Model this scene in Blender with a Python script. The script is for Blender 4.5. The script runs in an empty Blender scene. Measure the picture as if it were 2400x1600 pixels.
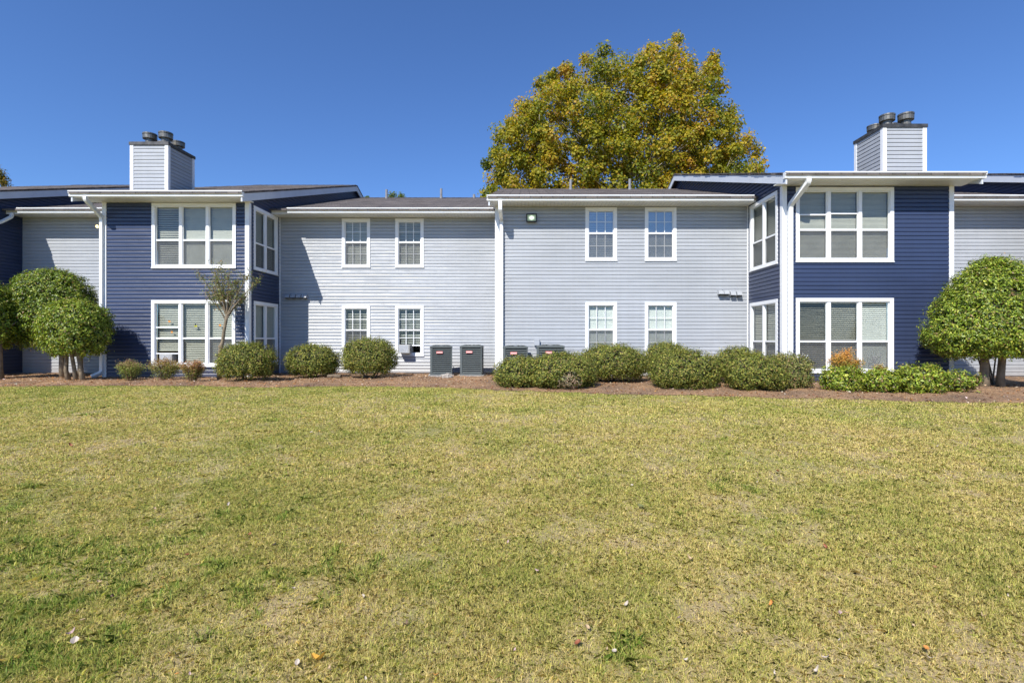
import bpy, math
import numpy as np
from mathutils import Vector

F = 1200.0            # focal length in reference pixels
CAMZ = 1.05
col = bpy.context.scene.collection
sc = bpy.context.scene

def at(x, y, D):
    "a measured image point and its distance -> a point of the place"
    return Vector(((x - 1230.0) * D / F, D, CAMZ + (797.0 - y) * D / F))

# ------------------------------------------------------------------ materials
def new_mat(name):
    m = bpy.data.materials.new(name); m.use_nodes = True
    nt = m.node_tree
    b = nt.nodes['Principled BSDF']
    return m, nt, b, nt.nodes['Material Output']

def N(nt, t, **kw):
    n = nt.nodes.new(t)
    for k, v in kw.items():
        if k.startswith('i_'):
            n.inputs[k[2:].replace('_', ' ')].default_value = v
        else:
            setattr(n, k, v)
    return n

def noise(nt, scale, detail=4, rough=.5, vec=None, mapscale=None, coord='Object'):
    n = N(nt, 'ShaderNodeTexNoise'); n.inputs['Scale'].default_value = scale
    n.inputs['Detail'].default_value = detail; n.inputs['Roughness'].default_value = rough
    tc = N(nt, 'ShaderNodeTexCoord') if coord != 'Pos' else N(nt, 'ShaderNodeNewGeometry')
    out = tc.outputs['Position'] if coord == 'Pos' else tc.outputs[coord]
    if mapscale:
        mp = N(nt, 'ShaderNodeMapping'); mp.inputs['Scale'].default_value = mapscale
        nt.links.new(out, mp.inputs['Vector']); out = mp.outputs['Vector']
    nt.links.new(out, n.inputs['Vector'])
    return n

def ramp(nt, fac, stops):
    r = N(nt, 'ShaderNodeValToRGB'); e = r.color_ramp.elements
    while len(e) < len(stops): e.new(.5)
    for i, (p, c) in enumerate(stops):
        e[i].position = p; e[i].color = (c[0], c[1], c[2], 1)
    nt.links.new(fac, r.inputs['Fac'])
    return r

def mix(nt, a, b, fac, mode='MIX'):
    m = N(nt, 'ShaderNodeMix', data_type='RGBA', blend_type=mode)
    for s, v in ((6, a), (7, b)):
        if hasattr(v, 'links') or hasattr(v, 'is_output'): nt.links.new(v, m.inputs[s])
        else: m.inputs[s].default_value = (v[0], v[1], v[2], 1)
    if hasattr(fac, 'is_output'): nt.links.new(fac, m.inputs[0])
    else: m.inputs[0].default_value = fac
    return m.outputs[2]

def bump(nt, b, h, strength=.3, dist=.01):
    bn = N(nt, 'ShaderNodeBump'); bn.inputs['Strength'].default_value = strength
    bn.inputs['Distance'].default_value = dist
    nt.links.new(h, bn.inputs['Height']); nt.links.new(bn.outputs['Normal'], b.inputs['Normal'])

def simple(name, c, rough=.5, var=.12, scale=6, metal=0, bmp=0):
    m, nt, b, o = new_mat(name)
    n = noise(nt, scale, 5, .6)
    lo = tuple(max(0, v * (1 - var)) for v in c); hi = tuple(v * (1 + var) for v in c)
    r = ramp(nt, n.outputs['Fac'], [(.3, lo), (.7, hi)])
    nt.links.new(r.outputs['Color'], b.inputs['Base Color'])
    b.inputs['Roughness'].default_value = rough; b.inputs['Metallic'].default_value = metal
    if bmp: bump(nt, b, n.outputs['Fac'], bmp)
    return m

def siding_mat(name, c, grime):
    m, nt, b, o = new_mat(name)
    n = noise(nt, 1.0, 4, .55, mapscale=(.7, .7, 9))
    n2 = noise(nt, .5, 3, .5)
    r = ramp(nt, n.outputs['Fac'], [(.3, tuple(v * .93 for v in c)), (.7, tuple(min(1, v * 1.05) for v in c))])
    r2 = ramp(nt, n2.outputs['Fac'], [(.35, (.93, .93, .92)), (.65, (1.03, 1.03, 1.03))])
    cc = mix(nt, r.outputs['Color'], r2.outputs['Color'], 1.0, 'MULTIPLY')
    # rain-splashed dirt close to the soil
    g = N(nt, 'ShaderNodeNewGeometry'); sx = N(nt, 'ShaderNodeSeparateXYZ')
    nt.links.new(g.outputs['Position'], sx.inputs[0])
    mr = N(nt, 'ShaderNodeMapRange'); nt.links.new(sx.outputs['Z'], mr.inputs['Value'])
    mr.inputs['From Min'].default_value = .05; mr.inputs['From Max'].default_value = .5
    mr.inputs['To Min'].default_value = .35; mr.inputs['To Max'].default_value = 0
    cc = mix(nt, cc, grime, mr.outputs['Result'])
    nt.links.new(cc, b.inputs['Base Color'])
    b.inputs['Roughness'].default_value = .36
    st_ = noise(nt, 1.0, 5, .65, mapscale=(9, 9, .35)); r3 = ramp(nt, st_.outputs['Fac'], [(.30, (.88, .88, .87)), (.62, (1.03, 1.03, 1.03))])
    cc = mix(nt, cc, r3.outputs['Color'], .35, 'MULTIPLY'); nt.links.new(cc, b.inputs['Base Color'])
    nb = noise(nt, 1.6, 2, .5, mapscale=(.8, .8, 4.5))
    bump(nt, b, nb.outputs['Fac'], .55, .02)
    return m

M = {}
M['grey'] = siding_mat('grey_vinyl_siding', (.394, .414, .443), (.30, .26, .22))
M['navy'] = siding_mat('navy_vinyl_siding', (.036, .052, .110), (.10, .09, .10))
M['white'] = simple('white_vinyl_trim', (.83, .84, .85), .38, .04, 3)
M['gutter'] = simple('white_aluminium', (.80, .82, .82), .32, .06, 2.5)
M['fascia'] = simple('painted_fascia', (.62, .66, .72), .5, .06, 2.5)
M['concrete'] = simple('concrete', (.34, .33, .31), .9, .25, 9, bmp=.3)
M['cap'] = simple('weathered_metal', (.085, .082, .078), .45, .45, 7, .5, .2)
M['flue'] = simple('galvanised_flue', (.17, .165, .15), .42, .5, 11, .6, .2)
M['pipe'] = simple('grey_pipe', (.22, .22, .23), .6, .2)
M['blind'] = simple('blind_slat', (.66, .63, .55), .55, .05)
M['blindwhite'] = simple('white_blind_slat', (.85, .85, .81), .5, .04)
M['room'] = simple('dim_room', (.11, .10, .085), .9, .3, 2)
M['ac'] = simple('ac_painted_steel', (.088, .104, .104), .5, .12, 5)
M['acdark'] = simple('condenser_coil', (.04, .042, .045), .55, .5, 40, .4)
M['badge'] = simple('red_badge', (.72, .26, .24), .4, .1)
M['badgeb'] = simple('pale_badge_edge', (.75, .70, .66), .4, .05)
M['windowac'] = simple('grey_ac_grille', (.34, .34, .33), .6, .15, 20)
M['black'] = simple('black_plastic', (.02, .02, .022), .5, .2)
M['wire'] = simple('cable', (.5, .5, .48), .6, .1)
M['bark'] = simple('shrub_bark', (.14, .105, .07), .9, .4, 14, bmp=.6)
M['palebark'] = simple('pale_tree_bark', (.50, .46, .38), .85, .35, 2.2, bmp=.5)
M['tanbark'] = simple('smooth_tan_bark', (.20, .155, .10), .75, .4, 9, bmp=.5)
M['rock'] = simple('grey_stone', (.36, .33, .29), .9, .35, 12, bmp=.6)

# soffit with fine grooves
m, nt, b, o = new_mat('grooved_soffit'); b.inputs['Roughness'].default_value = .45
w = N(nt, 'ShaderNodeTexWave', bands_direction='X', wave_profile='SAW'); w.inputs['Scale'].default_value = 3.1
tc = N(nt, 'ShaderNodeTexCoord'); nt.links.new(tc.outputs['Object'], w.inputs['Vector'])
r = ramp(nt, w.outputs['Fac'], [(0, (.34, .35, .32)), (.09, (.72, .73, .69)), (1, (.76, .77, .72))])
nt.links.new(r.outputs['Color'], b.inputs['Base Color']); bump(nt, b, w.outputs['Fac'], .4, .01)
M['soffit'] = m

# asphalt shingles
m, nt, b, o = new_mat('asphalt_shingles'); b.inputs['Roughness'].default_value = .95
br = N(nt, 'ShaderNodeTexBrick'); tc = N(nt, 'ShaderNodeTexCoord')
br.inputs['Scale'].default_value = 1; br.inputs['Brick Width'].default_value = .30; br.inputs['Row Height'].default_value = .135
br.inputs['Mortar Size'].default_value = .008; br.inputs['Bias'].default_value = -.1
br.inputs['Color1'].default_value = (.125, .113, .11, 1); br.inputs['Color2'].default_value = (.068, .062, .062, 1)
br.inputs['Mortar'].default_value = (.025, .024, .024, 1)
nt.links.new(tc.outputs['Object'], br.inputs['Vector'])
n = noise(nt, 1.3, 5, .6, mapscale=(.35, 2.5, 1)); n3 = noise(nt, 90, 2)
r = ramp(nt, n.outputs['Fac'], [(.3, (.7, .68, .70)), (.7, (1.5, 1.42, 1.36))])
c = mix(nt, br.outputs['Color'], r.outputs['Color'], 1, 'MULTIPLY')
r = ramp(nt, n3.outputs['Fac'], [(.3, (.75, .75, .75)), (.7, (1.3, 1.3, 1.3))])
c = mix(nt, c, r.outputs['Color'], 1, 'MULTIPLY')
nt.links.new(c, b.inputs['Base Color']); bump(nt, b, br.outputs['Fac'], .6, -.012)
M['shingle'] = m

# glass: see-through, with reflections
def glass_mat(name, tint, refl=1.0):
    m, nt, b, o = new_mat(name); nt.nodes.remove(b)
    t = N(nt, 'ShaderNodeBsdfTransparent'); t.inputs[0].default_value = (*tint, 1)
    g = N(nt, 'ShaderNodeBsdfGlossy'); g.inputs['Roughness'].default_value = .02
    nb = noise(nt, 1.6, 2, .5)
    bn = N(nt, 'ShaderNodeBump'); bn.inputs['Strength'].default_value = .05; bn.inputs['Distance'].default_value = .03
    nt.links.new(nb.outputs['Fac'], bn.inputs['Height']); nt.links.new(bn.outputs['Normal'], g.inputs['Normal'])
    ge = N(nt, 'ShaderNodeNewGeometry'); dt = N(nt, 'ShaderNodeVectorMath', operation='DOT_PRODUCT')
    nt.links.new(ge.outputs['Normal'], dt.inputs[0]); nt.links.new(ge.outputs['Incoming'], dt.inputs[1])
    ab = N(nt, 'ShaderNodeMath', operation='ABSOLUTE'); nt.links.new(dt.outputs['Value'], ab.inputs[0])
    iv = N(nt, 'ShaderNodeMath', operation='SUBTRACT', use_clamp=True); iv.inputs[0].default_value = 1; nt.links.new(ab.outputs[0], iv.inputs[1])
    pw = N(nt, 'ShaderNodeMath', operation='POWER'); nt.links.new(iv.outputs[0], pw.inputs[0]); pw.inputs[1].default_value = 5
    f = N(nt, 'ShaderNodeMath', operation='MULTIPLY_ADD'); nt.links.new(pw.outputs[0], f.inputs[0]); f.inputs[1].default_value = .9 - refl * .07; f.inputs[2].default_value = .07 * refl
    x = N(nt, 'ShaderNodeMixShader')
    nt.links.new(f.outputs[0], x.inputs[0]); nt.links.new(t.outputs[0], x.inputs[1]); nt.links.new(g.outputs[0], x.inputs[2])
    nt.links.new(x.outputs[0], o.inputs['Surface'])
    return m
M['glass'] = glass_mat('window_glass', (.80, .84, .82))
M['glassm'] = glass_mat('mirror_like_glass', (.70, .76, .78), 4.5)
# insect screen: a fine grey mesh, half open
m, nt, b, o = new_mat('insect_screen')
t = N(nt, 'ShaderNodeBsdfTransparent'); x = N(nt, 'ShaderNodeMixShader')
n = noise(nt, 3, 2); r = ramp(nt, n.outputs['Fac'], [(.3, (.10, .105, .11)), (.7, (.15, .155, .16))])
nt.links.new(r.outputs['Color'], b.inputs['Base Color']); b.inputs['Roughness'].default_value = .8
x.inputs[0].default_value = .42
nt.links.new(t.outputs[0], x.inputs[1]); nt.links.new(b.outputs[0], x.inputs[2]); nt.links.new(x.outputs[0], o.inputs['Surface'])
M['screen'] = m

def leaf_mat(name, rough=.5, trans=.3, spec=.4):
    m, nt, b, o = new_mat(name)
    a = N(nt, 'ShaderNodeAttribute', attribute_name='leaf_colour')
    nt.links.new(a.outputs['Color'], b.inputs['Base Color'])
    b.inputs['Roughness'].default_value = rough; b.inputs['Specular IOR Level'].default_value = spec
    t = N(nt, 'ShaderNodeBsdfTranslucent')
    hs = N(nt, 'ShaderNodeHueSaturation'); hs.inputs['Value'].default_value = 1.5; hs.inputs['Saturation'].default_value = 1.15
    nt.links.new(a.outputs['Color'], hs.inputs['Color']); nt.links.new(hs.outputs[0], t.inputs['Color'])
    x = N(nt, 'ShaderNodeMixShader'); x.inputs[0].default_value = trans
    nt.links.new(b.outputs[0], x.inputs[1]); nt.links.new(t.outputs[0], x.inputs[2]); nt.links.new(x.outputs[0], o.inputs['Surface'])
    return m
M['leaf'] = leaf_mat('leaf', .5, .22, .25)
M['glossleaf'] = leaf_mat('glossy_leaf', .38, .2, .36)
M['treeleaf'] = leaf_mat('autumn_leaf', .5, .38, .2)
M['straw'] = leaf_mat('pine_straw', .7, .1, .2)

# lawn: soil sheet and blades share the same patches of green and straw
def lawn_colour(nt, bright):
    n1 = noise(nt, .55, 5, .62, coord='Pos'); n2 = noise(nt, 2.6, 4, .6, coord='Pos'); n3 = noise(nt, .16, 2, .5, coord='Pos')
    a = N(nt, 'ShaderNodeMath', operation='MULTIPLY_ADD'); nt.links.new(n1.outputs['Fac'], a.inputs[0]); a.inputs[1].default_value = .66
    b2 = N(nt, 'ShaderNodeMath', operation='MULTIPLY'); nt.links.new(n2.outputs['Fac'], b2.inputs[0]); b2.inputs[1].default_value = .34
    nt.links.new(b2.outputs[0], a.inputs[2])
    a2 = N(nt, 'ShaderNodeMath', operation='MULTIPLY_ADD'); nt.links.new(n3.outputs['Fac'], a2.inputs[0]); a2.inputs[1].default_value = .01
    nt.links.new(a.outputs[0], a2.inputs[2])
    # greener near the left foreground and along the bed, as the lawn really is
    g = N(nt, 'ShaderNodeNewGeometry'); sx = N(nt, 'ShaderNodeSeparateXYZ'); nt.links.new(g.outputs['Position'], sx.inputs[0])
    mx = N(nt, 'ShaderNodeMapRange'); nt.links.new(sx.outputs['X'], mx.inputs['Value'])
    mx.inputs['From Min'].default_value = -3.2; mx.inputs['From Max'].default_value = -.4; mx.inputs['To Min'].default_value = .10; mx.inputs['To Max'].default_value = 0
    my = N(nt, 'ShaderNodeMapRange'); nt.links.new(sx.outputs['Y'], my.inputs['Value'])
    my.inputs['From Min'].default_value = 3; my.inputs['From Max'].default_value = 6; my.inputs['To Min'].default_value = 1; my.inputs['To Max'].default_value = .25
    mm = N(nt, 'ShaderNodeMath', operation='MULTIPLY'); nt.links.new(mx.outputs[0], mm.inputs[0]); nt.links.new(my.outputs[0], mm.inputs[1])
    my2 = N(nt, 'ShaderNodeMapRange'); nt.links.new(sx.outputs['Y'], my2.inputs['Value'])
    my2.inputs['From Min'].default_value = 7.5; my2.inputs['From Max'].default_value = 10.5; my2.inputs['To Min'].default_value = 0; my2.inputs['To Max'].default_value = .05
    s1 = N(nt, 'ShaderNodeMath', operation='ADD'); nt.links.new(a2.outputs[0], s1.inputs[0]); nt.links.new(mm.outputs[0], s1.inputs[1])
    s2 = N(nt, 'ShaderNodeMath', operation='ADD'); nt.links.new(s1.outputs[0], s2.inputs[0]); nt.links.new(my2.outputs[0], s2.inputs[1])
    return s2

m, nt, b, o = new_mat('lawn_soil'); b.inputs['Roughness'].default_value = .95
f = lawn_colour(nt, 1)
r = ramp(nt, f.outputs[0], [(.42, (.40, .31, .17)), (.56, (.34, .29, .13)), (.72, (.22, .22, .07))])
n = noise(nt, 55, 3, .7, coord='Pos'); r2 = ramp(nt, n.outputs['Fac'], [(.3, (.68, .64, .58)), (.7, (1.25, 1.25, 1.25))])
c = mix(nt, r.outputs['Color'], r2.outputs['Color'], 1, 'MULTIPLY')
nt.links.new(c, b.inputs['Base Color']); bump(nt, b, n.outputs['Fac'], .8, .03)
M['lawn'] = m

m, nt, b, o = new_mat('grass_blade'); b.inputs['Roughness'].default_value = .55; b.inputs['Specular IOR Level'].default_value = .3
f = lawn_colour(nt, 1)
a = N(nt, 'ShaderNodeAttribute', attribute_name='leaf_colour'); sp = N(nt, 'ShaderNodeSeparateColor'); nt.links.new(a.outputs['Color'], sp.inputs[0])
k = N(nt, 'ShaderNodeMath', operation='MULTIPLY_ADD'); nt.links.new(sp.outputs[0], k.inputs[0]); k.inputs[1].default_value = .50
k.inputs[2].default_value = -.29
kb = N(nt, 'ShaderNodeMath', operation='MULTIPLY_ADD'); nt.links.new(sp.outputs[2], kb.inputs[0]); kb.inputs[1].default_value = .30; nt.links.new(k.outputs[0], kb.inputs[2]); k = kb
s = N(nt, 'ShaderNodeMath', operation='ADD'); nt.links.new(f.outputs[0], s.inputs[0]); nt.links.new(k.outputs[0], s.inputs[1])
r = ramp(nt, s.outputs[0], [(.28, (.78, .625, .255)), (.44, (.66, .58, .18)), (.58, (.53, .525, .115)), (.72, (.34, .395, .075)), (.88, (.17, .28, .035))])
hs = N(nt, 'ShaderNodeHueSaturation'); nt.links.new(r.outputs['Color'], hs.inputs['Color'])
mr = N(nt, 'ShaderNodeMapRange'); nt.links.new(sp.outputs[1], mr.inputs['Value']); mr.inputs['To Min'].default_value = .6; mr.inputs['To Max'].default_value = 1.35
nt.links.new(mr.outputs[0], hs.inputs['Value'])
nt.links.new(hs.outputs[0], b.inputs['Base Color'])
t = N(nt, 'ShaderNodeBsdfTranslucent'); nt.links.new(hs.outputs[0], t.inputs['Color'])
x = N(nt, 'ShaderNodeMixShader'); x.inputs[0].default_value = .3
nt.links.new(b.outputs[0], x.inputs[1]); nt.links.new(t.outputs[0], x.inputs[2]); nt.links.new(x.outputs[0], o.inputs['Surface'])
M['blade'] = m

m, nt, b, o = new_mat('mulch'); b.inputs['Roughness'].default_value = .95
n = noise(nt, .9, 5, .6, coord='Pos'); n2 = noise(nt, 30, 5, .7, coord='Pos')
r = ramp(nt, n.outputs['Fac'], [(.35, (.22, .145, .095)), (.55, (.40, .245, .135)), (.7, (.52, .34, .19))])
r2 = ramp(nt, n2.outputs['Fac'], [(.35, (.40, .38, .36)), (.7, (1.4, 1.4, 1.4))])
c = mix(nt, r.outputs['Color'], r2.outputs['Color'], 1, 'MULTIPLY')
nt.links.new(c, b.inputs['Base Color']); bump(nt, b, n2.outputs['Fac'], 1, .03)
M['mulch'] = m

m, nt, b, o = new_mat('lit_lens'); b.inputs['Base Color'].default_value = (.16, .19, .15, 1)
g = N(nt, 'ShaderNodeTexGradient', gradient_type='SPHERICAL'); tc = N(nt, 'ShaderNodeTexCoord'); mp = N(nt, 'ShaderNodeMapping')
mp.inputs['Scale'].default_value = (10, 0, 12); nt.links.new(tc.outputs['Object'], mp.inputs[0]); nt.links.new(mp.outputs[0], g.inputs[0])
r = ramp(nt, g.outputs['Fac'], [(0, (.10, .14, .09)), (.45, (.55, .68, .5)), (.8, (3, 3, 2.8))])
nt.links.new(r.outputs['Color'], b.inputs['Emission Color']); b.inputs['Emission Strength'].default_value = 1.0
M['lens'] = m
m, nt, b, o = new_mat('warm_lit_lens'); b.inputs['Emission Color'].default_value = (1, .62, .22, 1); b.inputs['Emission Strength'].default_value = 3.2
M['warm'] = m

# ------------------------------------------------------------------ objects
def tag(o, label=None, cat=None, group=None, kind=None):
    for k, v in (('label', label), ('category', cat), ('group', group), ('kind', kind)):
        if v: o[k] = v
    return o

def empty(name, loc=(0, 0, 0), **kw):
    o = bpy.data.objects.new(name, None); col.objects.link(o); o.location = loc
    o.empty_display_size = .3
    return tag(o, **kw)

class MB:
    def __init__(s): s.v = []; s.f = []; s.m = []; s.mi = 0
    def quad(s, *p):
        i = len(s.v); s.v += [tuple(q) for q in p]; s.f.append(tuple(range(i, i + len(p)))); s.m.append(s.mi)
    def hexa(s, p):   # 8 corners: bottom 4, top 4
        i = len(s.v); s.v += [tuple(q) for q in p]
        for f in ((0, 3, 2, 1), (4, 5, 6, 7), (0, 1, 5, 4), (1, 2, 6, 5), (2, 3, 7, 6), (3, 0, 4, 7)):
            s.f.append(tuple(i + k for k in f)); s.m.append(s.mi)
    def box(s, x0, x1, y0, y1, z0, z1):
        s.hexa([(x0, y0, z0), (x1, y0, z0), (x1, y1, z0), (x0, y1, z0), (x0, y0, z1), (x1, y0, z1), (x1, y1, z1), (x0, y1, z1)])
    def mbox(s, mp, u0, u1, o0, o1, z0, z1):   # box in wall coordinates
        s.hexa([mp(u0, o0, z0), mp(u1, o0, z0), mp(u1, o1, z0), mp(u0, o1, z0), mp(u0, o0, z1), mp(u1, o0, z1), mp(u1, o1, z1), mp(u0, o1, z1)])
    def prism(s, a, b):  # two parallel outlines
        i = len(s.v); n = len(a); s.v += [tuple(q) for q in a] + [tuple(q) for q in b]
        s.f.append(tuple(i + k for k in range(n))); s.f.append(tuple(i + n + k for k in reversed(range(n)))); s.m += [s.mi] * 2
        for k in range(n):
            j = (k + 1) % n; s.f.append((i + k, i + n + k, i + n + j, i + j)); s.m.append(s.mi)
    def tube(s, pts, radii, n=8, cap=True, square=None):
        pts = [Vector(p) for p in pts]
        if not hasattr(radii, '__len__'): radii = [radii] * len(pts)
        base = len(s.v); ref = Vector((0, 0, 1)); prev = None
        for k, p in enumerate(pts):
            d = ((pts[min(k + 1, len(pts) - 1)] - p).normalized() + (p - pts[max(k - 1, 0)]).normalized())
            d = d.normalized() if d.length > 1e-6 else Vector((0, 0, 1))
            if prev is None:
                up = Vector((1, 0, 0)) if abs(d.x) < .9 else Vector((0, 1, 0))
                a = (up - d * up.dot(d)).normalized()
            else:
                a = (prev - d * prev.dot(d)).normalized()
            prev = a; bb = d.cross(a)
            for j in range(n):
                if square:
                    q = ((-1, -1), (1, -1), (1, 1), (-1, 1))[j]
                    s.v.append(tuple(p + a * q[0] * square[0] * .5 + bb * q[1] * square[1] * .5))
                else:
                    t = 2 * math.pi * j / n
                    s.v.append(tuple(p + (a * math.cos(t) + bb * math.sin(t)) * radii[k]))
        for k in range(len(pts) - 1):
            for j in range(n):
                a0 = base + k * n + j; a1 = base + k * n + (j + 1) % n
                s.f.append((a0, a1, a1 + n, a0 + n)); s.m.append(s.mi)
        if cap:
            s.f.append(tuple(base + j for j in reversed(range(n)))); s.m.append(s.mi)
            e = base + (len(pts) - 1) * n; s.f.append(tuple(e + j for j in range(n))); s.m.append(s.mi)
    def lathe(s, c, prof, n=20):
        base = len(s.v)
        for r_, z in prof:
            for j in range(n):
                t = 2 * math.pi * j / n; s.v.append((c[0] + r_ * math.cos(t), c[1] + r_ * math.sin(t), c[2] + z))
        for k in range(len(prof) - 1):
            for j in range(n):
                a0 = base + k * n + j; a1 = base + k * n + (j + 1) % n; s.f.append((a0, a1, a1 + n, a0 + n)); s.m.append(s.mi)
        for e in (0, len(prof) - 1): s.f.append(tuple(base + e * n + j for j in range(n))); s.m.append(s.mi)
    def build(s, name, mats, parent=None, smooth=False, origin=None, bevel=0):
        me = bpy.data.meshes.new(name)
        v = s.v
        if origin is not None: v = [(a[0] - origin[0], a[1] - origin[1], a[2] - origin[2]) for a in v]
        me.from_pydata(v, [], s.f)
        if not isinstance(mats, (list, tuple)): mats = [mats]
        for mm in mats: me.materials.append(M[mm] if isinstance(mm, str) else mm)
        if len(mats) > 1: me.polygons.foreach_set('material_index', s.m)
        if smooth: me.polygons.foreach_set('use_smooth', [True] * len(me.polygons))
        me.update()
        o = bpy.data.objects.new(name, me); col.objects.link(o)
        if origin is not None: o.location = origin
        if parent: o.parent = parent
        if bevel:
            bm_ = o.modifiers.new('bevel', 'BEVEL'); bm_.width = bevel; bm_.segments = 2; bm_.limit_method = 'ANGLE'
        return o

def npmesh(name, verts, faces_n, nper, mat, colours=None, parent=None, smooth=False):
    "verts (V,3); faces flat index array with a constant number of corners per face"
    me = bpy.data.meshes.new(name)
    me.vertices.add(len(verts)); me.vertices.foreach_set('co', np.ascontiguousarray(verts, dtype=np.float32).ravel())
    nf = len(faces_n) // nper
    me.loops.add(len(faces_n)); me.loops.foreach_set('vertex_index', faces_n.astype(np.int32))
    me.polygons.add(nf); me.polygons.foreach_set('loop_start', np.arange(0, nf * nper, nper, dtype=np.int32))
    me.update(calc_edges=True)
    if smooth: me.polygons.foreach_set('use_smooth', np.ones(nf, dtype=bool))
    if colours is not None:
        at_ = me.color_attributes.new('leaf_colour', 'FLOAT_COLOR', 'POINT')
        c4 = np.ones((len(verts), 4), dtype=np.float32); c4[:, :3] = colours
        at_.data.foreach_set('color', c4.ravel())
    me.materials.append(M[mat])
    o = bpy.data.objects.new(name, me); col.objects.link(o)
    if parent: o.parent = parent
    return o

def unit(a): return a / np.maximum(np.linalg.norm(a, axis=-1, keepdims=True), 1e-9)

def leaf_arrays(p, nrm, size, rng, width=.55, droop=.0, fold=.25, spread=1.0):
    n = len(p)
    nrm = unit(nrm + rng.normal(0, .55 * spread, (n, 3)))
    t = rng.normal(0, 1, (n, 3)); t[:, 2] -= droop
    t = unit(t - nrm * (t * nrm).sum(1, keepdims=True)); b = np.cross(nrm, t)
    L = size[:, None]
    tip = p + t * L; l = p + t * L * .45 + b * L * width * .5 + nrm * L * fold * .4; r = p + t * L * .45 - b * L * width * .5 + nrm * L * fold * .4
    v = np.stack([p, r, tip, l], 1).reshape(-1, 3)
    i = np.arange(n)[:, None] * 4
    f = np.concatenate([i + np.array([[0, 1, 2]]), i + np.array([[0, 2, 3]])], 1).ravel()
    return v, f

def pick(rng, n, palette, weights, jitter=.18):
    w = np.array(weights, float); w /= w.sum()
    c = np.array(palette)[rng.choice(len(palette), n, p=w)]
    return np.clip(c * (1 + rng.normal(0, jitter, (n, 1))) * (1 + rng.normal(0, .05, (n, 3))), .004, 1)

# ------------------------------------------------------------------ terrain
def gz(x, y):
    t = np.clip((np.asarray(y, float) - 1.5) / 9.5, 0, 1)
    return -.45 + .45 * t * t * (3 - 2 * t) * .35 + .45 * t * .65
def edge_px():
    pts = [(-200, 11.7), (0, 11.8), (300, 12.1), (600, 11.7), (900, 11.9), (1100, 11.35), (1300, 10.6), (1600, 10.2), (2000, 9.65), (2400, 9.2), (2700, 9.1)]
    xs = [(p - 1230) * d / F for p, d in pts]
    return xs, [d for _, d in pts]
EX, EY = edge_px()
EX = [-60] + EX + [60]; EY = [11.7] + EY + [9.1]
def edge(x):
    x = np.asarray(x, float)
    return np.interp(x, EX, EY) + .06 * np.sin(x * 2.3) + .04 * np.sin(x * 5.9 + 1) + .025 * np.sin(x * 13.1)

def grid(name, xs, ys, zf, mat, **kw):
    X, Y = np.meshgrid(xs, ys); 
    if callable(zf): Z = zf(X, Y)
    v = np.stack([X, Y, Z], -1).reshape(-1, 3); nx = len(xs); ny = len(ys)
    i = (np.arange(ny - 1)[:, None] * nx + np.arange(nx - 1)[None, :]).ravel()
    f = np.stack([i, i + 1, i + nx + 1, i + nx], 1).ravel()
    o = npmesh(name, v, f, 4, mat, smooth=True); return tag(o, **kw)
xs = np.concatenate([[-600, -200, -80, -40], np.arange(-24, 24.1, .5), [40, 80, 200, 600]])
ys = np.concatenate([[-600, -200, -60, -20, -8, -3], np.arange(0, 13.1, .4), [14, 18, 40, 100, 250, 700]])
grid('ground', xs, ys, lambda X, Y: gz(X, Y) + .012 * np.sin(X * 1.7 + Y) * (Y < 9) - .03, 'lawn', kind='structure')

rng = np.random.default_rng(5)
def bed_bump(X, Y):
    return .012 * np.sin(X * 3.1 + 1.3 * Y) + .010 * np.sin(X * 7.7 - 2.9 * Y + 1) + .008 * np.sin(X * 17 + Y * 11)
def bed_z(X, Y):
    d = np.clip((Y - edge(X)) / .7, 0, 1)
    return gz(X, Y) - .028 + d * (.045 + bed_bump(X, Y)) + .008
bx = np.arange(-24, 20.01, .1); nv = 46
V = np.linspace(0, 1, nv)
X = np.repeat(bx[None, :], nv, 0); Yb = edge(X) + (17.5 - edge(X)) * V[:, None] ** 1.6
v = np.stack([X, Yb, bed_z(X, Yb)], -1).reshape(-1, 3); nx = len(bx)
i = (np.arange(nv - 1)[:, None] * nx + np.arange(nx - 1)[None, :]).ravel()
tag(npmesh('planting_bed', v, np.stack([i, i + 1, i + nx + 1, i + nx], 1).ravel(), 4, 'mulch', smooth=True), kind='structure')

def vnoise(x, y, sc_, seed):
    t = np.random.default_rng(seed).random((256, 256)); u, v = x / sc_ + 100, y / sc_ + 100
    i, j = np.floor(u).astype(int), np.floor(v).astype(int); a, b = u - i, v - j; a = a * a * (3 - 2 * a); b = b * b * (3 - 2 * b)
    g = lambda p, q: t[p % 256, q % 256]
    return (g(i, j) * (1 - a) + g(i + 1, j) * a) * (1 - b) + (g(i, j + 1) * (1 - a) + g(i + 1, j + 1) * a) * b
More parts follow.
